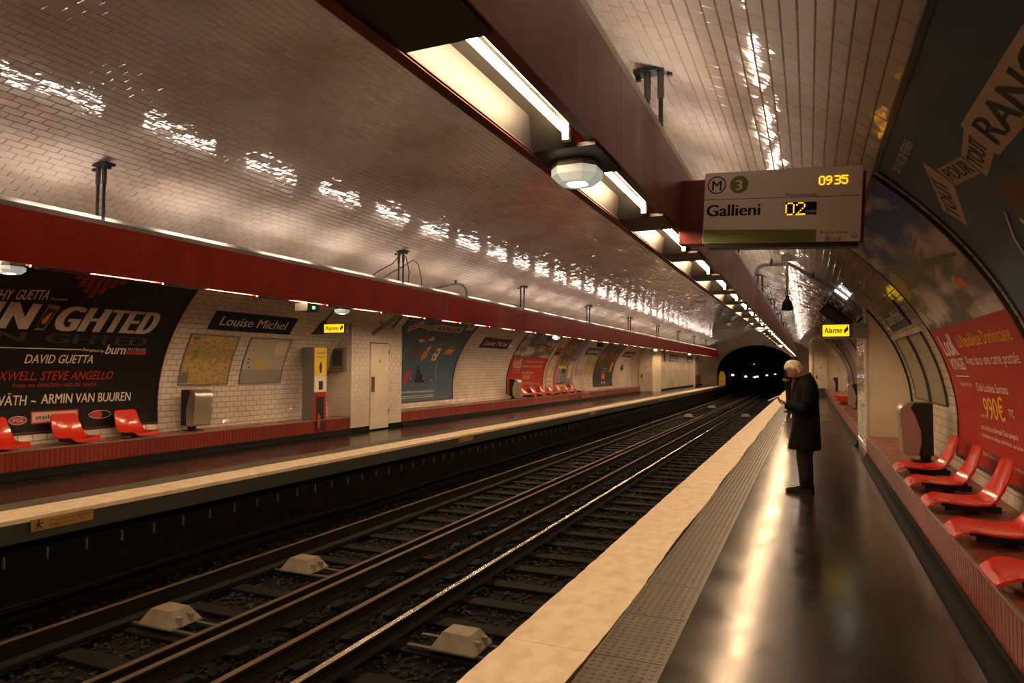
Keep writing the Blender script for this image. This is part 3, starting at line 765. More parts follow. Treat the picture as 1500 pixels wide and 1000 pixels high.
# --- black concert poster, left wall
t, g = poster(-1, 4.62, 8.60, .19, 3.0, 'huge black concert poster with white block lettering and red seats below it', m_pblack, frame=mat('dark plum frame', (.05, .012, .016), .4))
def _(mb):
    text(mb, g, 'CATHY', (5.42, 2.17), (5.84, 2.225), .175, O, .008, .25); text(mb, g, 'GUETTA', (5.88, 2.23), (6.29, 2.275), .175, O, .008, .25)
    text(mb, g, 'Presents', (6.33, 2.275), (6.57, 2.29), .05, O, .01, .25)
    text(mb, g, 'Energised by', (7.11, 1.445), (7.48, 1.425), .045, O, .01, .2)
    text(mb, g, 'burn', (7.50, 1.40), (7.85, 1.395), .17, O, .015, .1)
    text(mb, g, 'DAVID GUETTA', (6.30, 1.225), (7.335, 1.235), .14, O, .008, .12)
    for wd_, a_, b_ in (('SVEN', 5.5, 5.93), ('V\u00c4TH', 6.02, 6.41), ('-', 6.47, 6.54), ('ARMIN VAN BUUREN', 6.62, 8.10)): text(mb, g, wd_, (a_, .60), (b_, .59), .15, O, .008, .05)
    mb.add([g(5.3, 1.455, O), g(7.1, 1.455, O), g(7.1, 1.468, O), g(5.3, 1.468, O)], [(0, 1, 2, 3)])
prints(t, m_pwhite, _)
def _(mb): 
    for ch, a, b in (('U', 5.25, 5.72), ('N', 5.80, 6.19), ('G', 6.53, 6.88), ('H', 6.93, 7.27), ('T', 7.32, 7.58), ('E', 7.62, 7.86), ('D', 7.90, 8.20)):
        text(mb, g, ch, (a, 1.76+.012*(a-6)), (b, 1.76+.012*(b-6)), .44, O, .055, .0, lean=.14)
mm_ = mat('brick pattern white', (.6, .56, .5), .4)
tc = N(mm_, 'ShaderNodeTexCoord'); bt = N(mm_, 'ShaderNodeTexBrick'); bt.inputs['Scale'].default_value = 14
bt.inputs['Color1'].default_value = (.66, .60, .52, 1); bt.inputs['Color2'].default_value = (.50, .45, .40, 1); bt.inputs['Mortar'].default_value = (.22, .2, .19, 1)
sp = N(mm_, 'ShaderNodeSeparateXYZ'); cb = N(mm_, 'ShaderNodeCombineXYZ'); L(mm_, tc.outputs['Object'], sp.inputs[0]); L(mm_, sp.outputs['Y'], cb.inputs[0]); L(mm_, sp.outputs['Z'], cb.inputs[1]); L(mm_, cb.outputs[0], bt.inputs['Vector']); L(mm_, bt.outputs[0], bsdf(mm_).inputs['Base Color'])
o = prints(t, mm_, _); o['label'] = 'big white title letters with a brick pattern'
def _(mb):
    for ch, a, b in (('U', 5.27, 5.74), ('N', 5.82, 6.21), ('G', 6.50, 6.86), ('H', 6.92, 7.26), ('T', 7.28, 7.56), ('E', 7.6, 7.85), ('D', 7.86, 8.18)):
        text(mb, g, ch, (a, 1.56), (b, 1.56), .16, O, .045, .0)
prints(t, mat('print shadow grey', (.035, .034, .033), .4), _, 'title_reflection')
def _(mb):
    poly(mb, g, [(6.24+.06, 1.76), (6.44, 1.76), (6.53, 2.18), (6.35, 2.2)], O)
prints(t, m_pgrey, _, 'can_picture')
def _(mb): poly(mb, g, [(6.30, 1.79), (6.43, 1.79), (6.50, 2.12), (6.37, 2.14)], O+.001); poly(mb, g, [(6.36, 1.80), (6.42, 1.80), (6.43, 1.86), (6.36, 1.86)], O+.001)
prints(t, m_pdark, _, 'can_face')
def _(mb): poly(mb, g, [(6.37, 1.86), (6.42, 1.88), (6.44, 1.98), (6.45, 2.08), (6.40, 2.02), (6.38, 1.97), (6.35, 1.94)], O+.002)
prints(t, m_porange, _, 'flame_print')
def _(mb):
    text(mb, g, 'AXWELL, STEVE ANGELLO', (5.88, .965), (7.73, .965), .14, O, .004, .2)
    text(mb, g, 'From the SWEDISH HOUSE MAFIA', (6.19, .862), (7.47, .855), .055, O, .004, .2)
    for i in range(7):
        for j in range(12):
            a0 = 6.50+.115*i; tt = 2.82-.045*j
            lo = 2.34+(a0-6.84)*.95 if a0 > 6.84 else 2.34+(6.84-a0)*.95
            if tt-.035 < lo: continue
            poly(mb, g, [(a0+.01*j*0, tt), (a0+.09, tt), (a0+.085, tt-.03), (a0-.005, tt-.03)], O)
    poly(mb, g, [(7.87, 1.40), (8.235, 1.395), (8.235, 1.455), (7.87, 1.46)], O)
    poly(mb, g, ell(6.30, .37, .11, .05), O); poly(mb, g, [(6.48, .30), (7.20, .30), (7.20, .49), (6.48, .49)], O); poly(mb, g, ell(7.50, .385, .10, .07), O)
prints(t, m_pinkred, _)
def _(mb):
    poly(mb, g, [(6.50, .32), (7.18, .32), (7.18, .47), (6.50, .47)], O+.0008); text(mb, g, 'INTENSE', (7.88, 1.47), (8.22, 1.465), .045, O, .02)
    ring(mb, g, 6.30, .37, .13, .065, .012, O+.001); text(mb, g, 'FG.', (6.22, .345), (6.38, .345), .055, O+.001, .02, .3); ring(mb, g, 7.56, .385, .19, .07, .01, O+.0008)
prints(t, mat('print pale pink', (.6, .42, .38), .4), _)
def _(mb): text(mb, g, 'stadefrance', (6.55, .37), (7.12, .37), .065, O+.003, .03); text(mb, g, 'ENERGY', (7.90, 1.405), (8.20, 1.405), .035, O+.0008, .01)
prints(t, m_pdark, _)
# --- station name signs, left
def name_sign(side, s0, s1, t0, t1, lab):
    f = WR if side > 0 else WL
    t = thing('station_sign', lab, 'sign', f((s0+s1)/2, t0, 0), group='navy station name signs'); o0 = Vector(t.location)
    g = lambda s, t_, off=0.0: tuple(Vector(f(s, t_, off))-o0)
    mb = MB(); patch(mb, g, s0, s1, t0, t1, .03, 4, 1, .028); mb.build('plate', m_pnavy, t)
    a, b = (s0, s1) if side < 0 else (s1, s0); w_ = b-a; h = (t1-t0)
    mb = MB(); text(mb, g, 'Louise Michel', (a+w_*.09, t0+h*.27), (a+w_*.90, t0+h*.27), h*.50, .032, .012); mb.build('lettering', m_pwhite, t, fixn=False)
    return t
name_sign(-1, 9.32, 11.48, 1.96, 2.37, 'navy station name sign above the two wall maps nearest the camera, left wall')
name_sign(-1, 20.68, 22.95, 1.96, 2.37, 'navy station name sign between the blue poster and the red travel poster')
name_sign(-1, 32.5, 34.9, 1.96, 2.37, 'small navy station name sign above two far wall maps, left wall')
name_sign(-1, 39.9, 42.4, 1.96, 2.35, 'small navy station name sign just before the far door, left wall')
name_sign(1, 10.3, 12.3, 1.83, 2.22, 'navy station name sign above two narrow wall maps, right wall')
for y0, y1, lab in ((51.2, 54.6, 'small square navy station name sign on the far tiled wall, left one'), (59.3, 61.6, 'small square navy station name sign on the far tiled wall, right one')):
    t = thing('station_sign', lab, 'sign', (-4.96, y0, 2.1), group='navy station name signs'); f = yz(0, 0, 0)
    mb = MB(); mb.box(0, .04, 0, y1-y0, 0, .52); mb.build('plate', m_pnavy, t)
    mb = MB(); text(mb, f, 'Louise', (.3, .28), (y1-y0-.3, .28), .16, .042, .01); text(mb, f, 'Michel', (.3, .06), (y1-y0-.3, .06), .16, .042, .01); mb.build('lettering', m_pwhite, t, fixn=False)
# --- wall maps
def wall_map(side, s0, s1, t0, t1, lab, m, fr=m_grey):
    t, g = poster(side, s0, s1, t0, t1, lab, m, 'wall_map', fr, .022, 'map')
    return t, g
t, g = wall_map(-1, 9.05, 10.17, .85, 1.82, 'framed ochre city map on the left wall above the steel bin', m_map1)
prints(t, mat('map green wood', (.16, .24, .06), .5), lambda mb: (poly(mb, g, [(9.20, 1.30), (9.28, 1.34), (9.33, 1.5), (9.32, 1.62), (9.22, 1.5)], O),), 'green_area')
prints(t, m_pgrey, lambda mb: (poly(mb, g, [(9.06, .87), (9.22, .87), (9.22, 1.08), (9.06, 1.08)], O), poly(mb, g, [(9.10, 1.72), (9.25, 1.72), (9.25, 1.79), (9.10, 1.79)], O)), 'legend')
t, g = wall_map(-1, 10.50, 11.65, .85, 1.82, 'framed grey bus map with a yellow patch, left wall beside the phone box', m_map2)
prints(t, mat('map yellow patch', (.50, .42, .12), .5), lambda mb: poly(mb, g, [(10.88, 1.12), (11.12, 1.12), (11.12, 1.34), (10.88, 1.34)], O), 'yellow_patch')
prints(t, m_pcream, lambda mb: poly(mb, g, [(11.25, 1.45), (11.58, 1.45), (11.58, 1.75), (11.25, 1.75)], O), 'inset')
prints(t, m_pdark, lambda mb: [poly(mb, g, ell(a, b, .025, .018, 8), O) for a, b in ((10.62, 1.35), (10.62, 1.27), (10.68, 1.17), (10.66, 1.55), (11.57, .93))], 'dots')
wall_map(-1, 32.1, 33.35, .85, 1.82, 'far left wall map with grey tint, left of a pair', m_map2, m_palef)
wall_map(-1, 33.75, 35.1, .85, 1.82, 'far left wall map with ochre tint, right of a pair', m_map1, m_palef)
m_olivemap = uvramp('dull olive map', [(0, (.24, .22, .14)), (.5, (.28, .26, .18)), (1, (.30, .27, .20))], ((.20, .18, .12), 8, .5, .7), 8, .4)  # muted olive colours, darker than the left wall maps
wall_map(1, 11.35, 12.70, .72, 1.68, 'narrow olive wall map on the right wall nearer the pier', m_olivemap, m_darkgrey)
wall_map(1, 10.02, 11.12, .72, 1.68, 'narrow olive wall map on the right wall nearer the travel poster', m_olivemap, m_darkgrey)
# --- blue poster (two copies: left wall and right wall)
def blue_poster(side, s0, s1, lab):
    t, g0 = poster(side, s0, s1, .19, 3.0, lab, m_pblue)
    # u runs 0..1 left to right as read, t as arc length
    a, b = (s0, s1) if side < 0 else (s1, s0)
    g = lambda u, t_, off=0.0: g0(a+(b-a)*u, t_, off)
    U = lambda y: (y-a)/(b-a)
    wob = [(.197, 2.74, .295, 2.47), ]
    bann = [[(.19, 2.76), (.215, 2.52), (.07, 2.28), (.05, 2.47)]] if False else None
    quads = [[(.20, 2.74), (.215, 2.52), (.095, 2.27), (.055, 2.47)]]
    # folded paper banner: TOUT / POUR / TOUT / RANGER
    q1 = [(.185, 2.745), (.075, 2.285), (.045, 2.47), (.16, 2.76)]
    B = [[(.185, 2.74), (.20, 2.52), (.08, 2.285), (.05, 2.47)],
         [(.205, 2.65), (.205, 2.50), (.315, 2.44), (.315, 2.58)],
         [(.32, 2.58), (.32, 2.40), (.425, 2.47), (.415, 2.655)],
         [(.405, 2.67), (.405, 2.43), (.80, 2.43), (.80, 2.67)]]
    B[0] = [(.19, 2.75), (.20, 2.52), (.085, 2.28), (.055, 2.47)]
    prints(t, m_pcream, lambda mb: [poly(mb, g, q, O+.0006*i) for i, q in enumerate(B)], 'paper_banner')
    def _(mb):
        def bt(body, p0, p1, h, lean=0, bold=.01):
            # text in u,t space with true metric: work in metres
            W = abs(b-a); f = lambda s, t_, off: g(s/W, t_, off)
            text(mb, f, body, (p0[0]*W, p0[1]), (p1[0]*W, p1[1]), h, O+.004, bold, 0, lean=lean)
        bt('TOUT', (.087, 2.33), (.178, 2.56), .13, bold=.03)
        bt('POUR', (.213, 2.53), (.308, 2.465), .10, bold=.025); bt('TOUT', (.33, 2.44), (.405, 2.50), .11, bold=.03)
        bt('RANGER', (.43, 2.465), (.78, 2.465), .165, bold=.035)
    prints(t, m_pdark, _)
    prints(t, m_pdark, lambda mb: poly(mb, g, [(.83, 2.47), (.975, 2.47), (.975, 2.88), (.85, 2.88)], O), 'logo_block')
    W = abs(b-a); fm = lambda s, t_, off=0.0: g(s/W, t_, off)
    def _(mb):
        text(mb, fm, 'BHV', (.845*W, 2.55), (.96*W, 2.55), .24, O+.001, .02, 0, lean=.1)
        text(mb, fm, 'DU 4 AU 28 F\u00c9VRIER', (.065*W, 2.845), (.24*W, 2.845), .065, O, .008)
        text(mb, fm, 'DES SOLUTIONS POUR TOUT RANGER CHEZ VOUS', (.24*W, .43), (.70*W, .43), .055, O, .006)
        for k in range(2): mb.add([g(.24, .335-.05*k, O), g(.70, .335-.05*k, O), g(.70, .345-.05*k, O), g(.24, .345-.05*k, O)], [(0, 1, 2, 3)])
        for (x, y) in ((.36, 1.6), (.50, 1.55), (.58, 1.58), (.36, .85), (.54, .82), (.66, .80), (.29, 2.1), (.83, 1.9)): poly(mb, g, ell(x, y, .006, .025, 8), O)
        mb.tube([g(x, y, O+.004) for x, y in ((.18, 1.35), (.19, 1.75), (.22, 2.05), (.27, 2.2))], .006, 4)
        mb.tube([g(x, y, O+.004) for x, y in ((.69, 1.4), (.70, 1.05), (.73, .8))], .006, 4)
        poly(mb, g, [(.40, 2.05), (.46, 2.25), (.50, 2.08)], O+.001); poly(mb, g, ell(.33, 2.05, .04, .06), O+.002)
    prints(t, m_pwhite, _)
    prints(t, m_pbrown, lambda mb: (poly(mb, g, ell(.35, 2.22, .055, .13), O), poly(mb, g, [(.285, 1.44), (.37, 1.44), (.39, 1.88), (.30, 1.88)], O), poly(mb, g, [(.60, 2.0), (.65, 2.0), (.68, 2.45), (.64, 2.45)], O)), 'brown_goods')
    prints(t, m_porange, lambda mb: (poly(mb, g, [(.44, 1.38), (.50, 1.5), (.50, 1.72), (.47, 1.85), (.43, 1.6)], O), poly(mb, g, [(.74, 1.64), (.86, 1.64), (.88, 1.82), (.76, 1.82)], O)), 'orange_goods')
    prints(t, m_pyellow, lambda mb: (poly(mb, g, [(.475, 1.70), (.51, 1.80), (.50, 1.93), (.48, 1.88)], O+.001), poly(mb, g, [(.75, 1.76), (.87, 1.76), (.875, 1.79), (.755, 1.79)], O+.001)), 'yellow_goods')
    prints(t, m_pcream, lambda mb: (poly(mb, g, [(.585, 1.42), (.655, 1.42), (.675, 1.83), (.605, 1.83)], O),), 'pale_goods')
    prints(t, m_pinkred, lambda mb: (poly(mb, g, ell(.625, 1.70, .02, .07, 10), O+.001), poly(mb, g, ell(.615, 1.52, .018, .05, 10), O+.001), poly(mb, g, [(.265, .70), (.32, .72), (.35, 1.14), (.29, 1.12)], O)), 'red_goods')
    prints(t, m_pdark, lambda mb: poly(mb, g, [(.42, .72), (.56, .72), (.55, .83), (.52, .83), (.52, .98), (.49, .98), (.48, 1.1), (.45, 1.1), (.45, 1.24), (.425, 1.24)], O), 'stacked_trays')
    return t
blue_poster(-1, 15.52, 19.54, 'slate blue poster with paper banner and small goods, left wall beside the door pier')
blue_poster(1, 1.70, 5.70, 'dark slate blue poster with a folded paper banner, top right, nearest the camera')
# --- travel poster
def travel(side, s0, s1, lab):
    t, g0 = poster(side, s0, s1, .19, 3.0, lab, m_pred)
    a, b = (s0, s1) if side < 0 else (s1, s0); W = abs(b-a)
    g = lambda u, t_, off=0.0: g0(a+(b-a)*u, t_, off); fm = lambda s, t_, off=0.0: g(s/W, t_, off)
    mb = MB(); patch(mb, g, 0.0, 1.0, 1.66, 3.0, .0255, 10, 1, .001, uv=True)
    mb.build('beach_picture', m_beach, t, fixn=False)
    def _(mb):
        rr = random.Random(5)
        for k in range(26):
            cx, cy = .08+.62*rr.random(), 2.18+.5*rr.random()*(.5+.5*rr.random())
            ln = .05+.09*rr.random(); an = rr.uniform(-.9, .9)
            poly(mb, fm, [(W*cx+ln*3*math.cos(an)*q, cy+ln*3*math.sin(an)*q+o_) for q, o_ in ((-1, 0), (0, .028), (1, 0), (0, -.028))], O+.0006)
    prints(t, mat('print palm leaves', (.20, .17, .05), .4), _, 'palm_leaves')
    def _(mb):
        poly(mb, g, [(.02, 2.22), (.30, 2.16), (.62, 2.24), (.95, 2.17), (.96, 2.20), (.62, 2.34), (.4, 2.30), (.25, 2.42), (.1, 2.34)], O+.0003)
    prints(t, mat('print dark foliage', (.07, .07, .03), .4), _, 'foliage_band')
    prints(t, mat('print yellow sand', (.42, .34, .05), .4), lambda mb: poly(mb, g, [(.02, 2.08), (.12, 2.1), (.22, 2.3), (.16, 2.5), (.06, 2.42), (.01, 2.25)], O+.0009), 'sunlit_leaves')
    prints(t, m_porange, lambda mb: poly(mb, g, [(.76, 1.95), (.84, 1.93), (.83, 2.01), (.77, 2.06)], O), 'red_sail')
    prints(t, m_pyellow, lambda mb: poly(mb, g, [(.745, 1.99), (.79, 2.06), (.77, 2.07), (.74, 2.03)], O+.0006), 'yellow_sail')
    prints(t, mat('print slate', (.06, .08, .11), .4), lambda mb: text(mb, fm, 'dominicana', (.77*W, 1.80), (.92*W, 1.80), .06, O, .012), 'lettering')
    def _(mb):
        text(mb, fm, 'LooK', (.075*W, 1.34), (.285*W, 1.34), .26, O, .03, 0); text(mb, fm, 'VOYAGES', (.09*W, 1.18), (.30*W, 1.18), .13, O, .03)
        mb.add([g(.10, 1.10, O), g(.30, 1.10, O), g(.30, 1.112, O), g(.10, 1.112, O)], [(0, 1, 2, 3)])
        text(mb, fm, 'Vacances & Club', (.13*W, 1.0), (.30*W, 1.0), .045, O)
        text(mb, fm, 'Vivez dans une carte postale', (.33*W, 1.23), (.90*W, 1.23), .10, O, .004)
        text(mb, fm, 'Club Look\u00e9a Samana', (.36*W, .96), (.70*W, .96), .085, O, .0)
        text(mb, fm, '\u00e0 partir de', (.345*W, .70), (.40*W, .70), .03, O); text(mb, fm, 'TTC', (.66*W, .76), (.71*W, .76), .07, O)
        text(mb, fm, 'tout inclus en formule Tout compris', (.335*W, .57), (.72*W, .575), .05, O)
        text(mb, fm, '1 semaine au depart de Paris, vol et transferts compris', (.335*W, .50), (.95*W, .50), .032, O)
        text(mb, fm, 'Dans toutes les agences de voyages', (.36*W, .32), (.80*W, .32), .035, O)
        poly(mb, g, [(.09, 1.74), (.105, 1.74), (.06, 2.0), (.05, 1.98)], O+.001)
    prints(t, m_pwhite, _)
    def _(mb):
        text(mb, fm, 'La R\u00e9publique Dominicaine', (.335*W, 1.42), (.92*W, 1.42), .13, O, .0)
        text(mb, fm, '990\u20ac', (.40*W, .69), (.62*W, .71), .21, O, .015)
    prints(t, m_pyellow, _)
    return t
travel(1, 5.93, 9.34, 'large travel poster with a beach photograph over red, right wall above the red seats')
travel(-1, 23.9, 27.7, 'red travel poster with a beach photograph, far left wall behind the steel bin')
# --- far left posters
t, g = poster(-1, 28.15, 29.0, .26, 2.95, 'narrow pale poster strip with a small red band, right of the red travel poster', m_pcream, frame=m_palef)
prints(t, m_ppink, lambda mb: (text(mb, g, 'CIRQUE', (28.95, .9), (28.95, 1.9), .3, O, .02), text(mb, g, 'PARIS', (28.2, .5), (28.9, .5), .14, O, .02), text(mb, g, '2009', (28.2, .75), (28.9, .75), .12, O, .02)))
prints(t, m_pinkred, lambda mb: poly(mb, g, [(28.2, 2.0), (28.95, 2.0), (28.95, 2.2), (28.2, 2.2)], O), 'red_band')
prints(t, m_pdark, lambda mb: (poly(mb, g, [(28.2, 1.82), (28.95, 1.82), (28.95, 1.99), (28.2, 1.99)], O), poly(mb, g, [(28.3, 1.2), (28.38, 1.22), (28.5, 1.5), (28.42, 1.5)], O)), 'dark_band')
t, g = poster(-1, 29.2, 30.6, .26, 2.95, 'crowded colourful poster of small comic panels, far left wall', m_mosaic, frame=m_palef)
for mt, a, b, c, d in ((m_ppink, 29.25, 29.6, .5, 1.15), (m_plight, 29.62, 30.05, .5, 1.15), (m_pdark, 30.07, 30.55, .5, 1.15), (m_pyellow, 29.25, 30.5, .28, .42), (m_pyellow, 29.4, 30.55, 1.17, 1.3)):
    prints(t, mt, lambda mb: poly(mb, g, [(a, c), (b, c), (b, d), (a, d)], O), 'panel_print')
prints(t, m_pcream, lambda mb: text(mb, g, 'BD 3', (30.12, .55), (30.5, .55), .4, O+.001, .02))
t, g = poster(-1, 30.8, 31.72, .26, 2.95, 'narrow mauve poster with a pale figure, far left wall', m_mauve, frame=m_palef)
prints(t, m_pcream, lambda mb: (poly(mb, g, ell(31.2, 1.25, .22, .12), O), poly(mb, g, [(31.0, .7), (31.45, .7), (31.35, 1.15), (31.08, 1.15)], O)), 'figure_print')
prints(t, m_pnavy, lambda mb: text(mb, g, 'MUSIQUE', (30.9, 1.55), (31.65, 1.55), .18, O, .02))
t, g = poster(-1, 35.3, 39.05, .18, 2.98, 'dark poster with a fiery orange picture, farthest on the left wall', m_warm)
prints(t, m_pinkred, lambda mb: poly(mb, g, [(36.75, .55), (37.55, .55), (37.55, .92), (36.75, .92)], O), 'red_block')
prints(t, m_pcream, lambda mb: (text(mb, g, 'LE FILM', (36.8, 1.12), (37.8, 1.12), .09, O, .01), text(mb, g, 'au cin\u00e9ma', (36.7, 1.0), (37.9, 1.0), .07, O, .01), text(mb, g, '18', (36.9, .64), (37.4, .64), .18, O+.001, .02), poly(mb, g, ell(36.95, .38, .15, .06), O), poly(mb, g, ell(37.45, .38, .15, .06), O)))
prints(t, m_porange, lambda mb: poly(mb, g, [(38.2, 1.0), (38.7, 1.0), (38.8, 1.55), (38.3, 1.6)], O), 'orange_block')
# --- right wall beyond the pier: posters seen edge on
poster(1, 17.6, 21.4, .19, 2.98, 'dark ochre poster seen edge-on beyond the right pier, nearest of its row', m_warm)
poster(1, 21.8, 25.6, .19, 2.98, 'pinkish poster seen edge-on beyond the right pier, middle of its row', m_mauve)
poster(1, 29.5, 33.2, .19, 2.98, 'brown comic poster seen edge-on beyond the right pier, farthest of its row', m_mosaic)

# ================================================================== LIGHTING GANTRIES
BO, BI, ZB, ZT = 3.163, 3.569, 2.657, 3.233
UPITCH = 1.80; PITCH = 1.705; YF0 = 3.72-2*PITCH; BEND = 65.8
NFIX = int((BEND-YF0)/PITCH)
def gantry(sd, lab):
    t = thing('lighting_gantry', lab, 'lighting gantry', (sd*(BO+BI)/2, 0, ZB)); cx = (BO+BI)/2
    x = lambda a: sd*(a-cx)
    def bx(name, m, a0, a1, y0, y1, z0, z1, bev=0):
        mb = MB(); xa, xb = sorted((x(a0), x(a1))); mb.box(xa, xb, y0, y1, z0-ZB, z1-ZB, bev); return mb.build(name, m, t)
    for nm, a0, a1, zb in (('fascia_panel', BO, BO+.008, ZB-.008), ('fascia_panel', BI-.008, BI, ZB+.018)):
        y = Y0
        while y < BEND-.05:
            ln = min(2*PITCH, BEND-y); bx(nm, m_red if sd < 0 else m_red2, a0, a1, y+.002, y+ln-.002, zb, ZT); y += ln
    bx('bottom_flange', m_dkred, BO+.008, BO+.055, Y0, BEND, ZB-.008, ZB+.006); bx('bottom_flange', m_dkred, BI-.06, BI-.008, Y0, BEND, ZB+.022, ZB+.03)
    bx('top_lip', m_galv, BO+.003, BO+.028, Y0, BEND, ZT, ZT+.058, .004); bx('top_lip', m_galv, BI-.028, BI-.003, Y0, BEND, ZT, ZT+.058, .004)
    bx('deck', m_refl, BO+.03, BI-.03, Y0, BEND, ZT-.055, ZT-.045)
    bx('added_light_shield', m_galv, BO+.188, BO+.193, Y0, BEND, ZT-.045, ZT+.14)  # unseen plate added to keep the wall-side tube's light off the mid ceiling
    bx('end_plate', m_dkred, BO, BI, BEND, BEND+.01, ZB, ZT)
    bx('inner_cheek', m_blackm, BI-.112, BI-.104, Y0, BEND, ZB+.072, ZB+.13)
    # upper tubes
    for nm, a, m, r in (('upper_tube', BO+.215, m_tubeW, .019), ('upper_tube', BO+.095, m_tubeT, .015)):
        mb = MB(); mb.tube([(0, -.60, 0), (0, .60, 0)], r, 8); me = mb.mesh('upper_tube', m, True)
        for k in range(int((BEND+1.0)/UPITCH)): placed(nm, me, t, (x(a), 1.55+(k-1)*UPITCH, ZT+.055-ZB))
    # hangers
    k = 0; y = 5.55-6.67
    while y < BEND:
        hg = bpy.data.objects.new('hanger', None); COL.objects.link(hg); hg.parent = t; hg.location = (0, y, 0)
        zt = VZ+VB*math.sqrt(1-(cx/VA)**2)-ZB
        for dx in (-.055, .055):
            mb = MB(); mb.tube([(dx, 0, ZT-ZB-.3), (dx, 0, zt-.02)], .019, 8); mb.build('rod', m_black, hg)
        mb = MB()
        for dx in (-.055, .055): mb.tube([(dx, 0, zt-.26), (dx, 0, zt-.03)], .028, 8)
        mb.build('sleeve', m_darkgrey, hg)
        mb = MB(); mb.box(-.16, .16, -.07, .07, zt-.045, zt-.01, .004); mb.box(-.15, -.11, -.02, .02, zt-.09, zt-.04); mb.box(.11, .15, -.02, .02, zt-.09, zt-.04)
        hp = mb.build('ceiling_plate', m_black, hg)
        sl_ = math.atan2(VB*cx/VA/VA, math.sqrt(1-(cx/VA)**2)); hp.location = (0, 0, 0)
        y += 6.67; k += 1
    return t
gR = gantry(1, 'long dark red lighting gantry overhead above the near platform edge')
gL = gantry(-1, 'long dark red lighting gantry above the opposite platform edge')

# recessed fixtures
def fixture_meshes(sd):
    cx = (BO+BI)/2; x = lambda a: sd*(a-cx)
    a0, a1 = BO+.055, BI-.112; h = .13
    tr = MB()
    def q(pts): tr.add([(x(a), y, z) for a, y, z in pts], [(0, 1, 2, 3)])
    yl = 1.20; am = a0+.05; hb = .05
    q([(a0, 0, 0), (a0, yl, 0), (am, yl-.02, h), (am, .02, h)])
    q([(am, .02, h), (am, yl-.02, h), (a1, yl-.02, h), (a1, .02, h)])
    q([(a1, .0, .07), (a1, yl, .07), (a1, yl-.02, h), (a1, .02, h)])
    q([(a0, 0, 0), (a1, 0, 0), (a1, .02, h), (am, .02, h)])
    q([(a0, yl, 0), (a1, yl, 0), (a1, yl-.16, h), (am, yl-.16, h)])
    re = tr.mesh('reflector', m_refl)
    rm = MB(); xa, xb = sorted((x(a0-.004), x(a0+.010))); rm.box(xa, xb, 0, yl, -.003, .006); rim = rm.mesh('rim', m_refl)
    tb_ = MB(); tb_.tube([(x(a1-.017), .03, .047), (x(a1-.017), yl-.10, .047)], .0165, 10); tube = tb_.mesh('tube', m_tube, True)
    sk = MB(); xa, xb = sorted((x(a1-.034), x(a1-.0))); sk.box(xa, xb, yl-.115, yl-.075, .002, .09); sock = sk.mesh('socket', m_grey)
    bk = MB(); xa, xb = sorted((x(a0-.045), x(a1+.10))); bk.box(xa, xb, yl+.002, PITCH-.002, .0, .02); blank = bk.mesh('blanking_plate', m_blackm)
    return re, rim, tube, sock, blank
ords = ['nearest the camera', 'second from the camera', 'third from the camera', 'fourth from the camera', 'fifth from the camera', 'sixth from the camera', 'seventh from the camera', 'eighth from the camera']
for sd, nm in ((1, 'right'), (-1, 'left')):
    ms = fixture_meshes(sd)
    for k in range(-1, NFIX-1):
        y = YF0+k*PITCH
        vis = k-1 if sd > 0 else k
        if sd > 0:
            i = k-1
            lab = ('recessed tube light in the right gantry, '+['the cropped one at the top edge', 'the long one just before the first glass lamp', 'the one just past the first glass lamp', 'fourth from the top edge', 'fifth from the top edge', 'sixth from the top edge', 'seventh from the top edge'][i]) if 0 <= i < 7 else ('one of the small recessed tube lights far down the right gantry' if i >= 7 else 'recessed tube light in the right gantry '+('just above' if i == -1 else 'farther above')+' the top edge of the picture')
            grp = 'recessed tube lights in the right gantry' if 0 <= i < 7 else ('far tube lights in the right gantry' if i >= 7 else 'overhead tube lights in the right gantry')
        else:
            j = k-2; od = ['leftmost', 'second', 'third', 'fourth', 'fifth', 'sixth', 'seventh', 'eighth']
            if j < 0: lab = 'recessed tube light under the left gantry, outside the left edge, '+('nearest the frame' if j == -1 else 'second out' if j == -2 else 'third out')
            elif j < 8: lab = 'recessed tube light seen edge-on under the left gantry, '+od[j]+' from the left edge'
            else: lab = 'one of the tiny recessed tube lights far along the left gantry, past the eighth'
            grp = 'far tube lights under the left gantry' if j >= 8 else 'recessed tube lights under the left gantry'
        t = thing('tube_light', lab, 'tube light', (sd*(BO+BI)/2, y, ZB+.0), group=grp)
        for me, pn in zip(ms, ('reflector', 'rim', 'tube', 'socket', 'blanking_plate')): placed(pn, me, t, (0, 0, 0))

def glass_lamp(x, y, lab, z=ZB):
    t = thing('glass_lamp', lab, 'lamp', (x, y, z))
    hexa = lambda a, b: [(-a, -b*.5), (-a*.55, -b), (a*.55, -b), (a, -b*.5), (a, b*.5), (a*.55, b), (-a*.55, b), (-a, b*.5)]
    def lof(mb, A, z0_, B, z1_):
        n = len(A); mb.add([(p[0], p[1], z0_) for p in A]+[(p[0], p[1], z1_) for p in B], [(i, (i+1) % n, n+(i+1) % n, n+i) for i in range(n)]+[tuple(range(n)), tuple(range(n, 2*n))])
    mb = MB(); lof(mb, hexa(.125, .13), -.035, hexa(.12, .125), .0); mb.build('housing', m_grey, t)
    mb = MB(); lof(mb, hexa(.125, .13), -.036, hexa(.125, .13), -.075); lof(mb, hexa(.125, .13), -.075, hexa(.09, .09), -.11); mb.build('glass', m_lampglass, t)
    mb = MB(); lof(mb, hexa(.055, .05), -.108, hexa(.05, .045), -.114); mb.build('bright_core', m_lampcore, t)
glass_lamp(3.37, 3.50, 'hexagonal glass emergency lamp under the right gantry, nearest the camera')
glass_lamp(3.37, YF0+10*PITCH+1.45, 'small glass emergency lamp under the right gantry, second one, above the man')
glass_lamp(3.37, YF0+18*PITCH+1.45, 'tiny glass emergency lamp far down the right gantry')
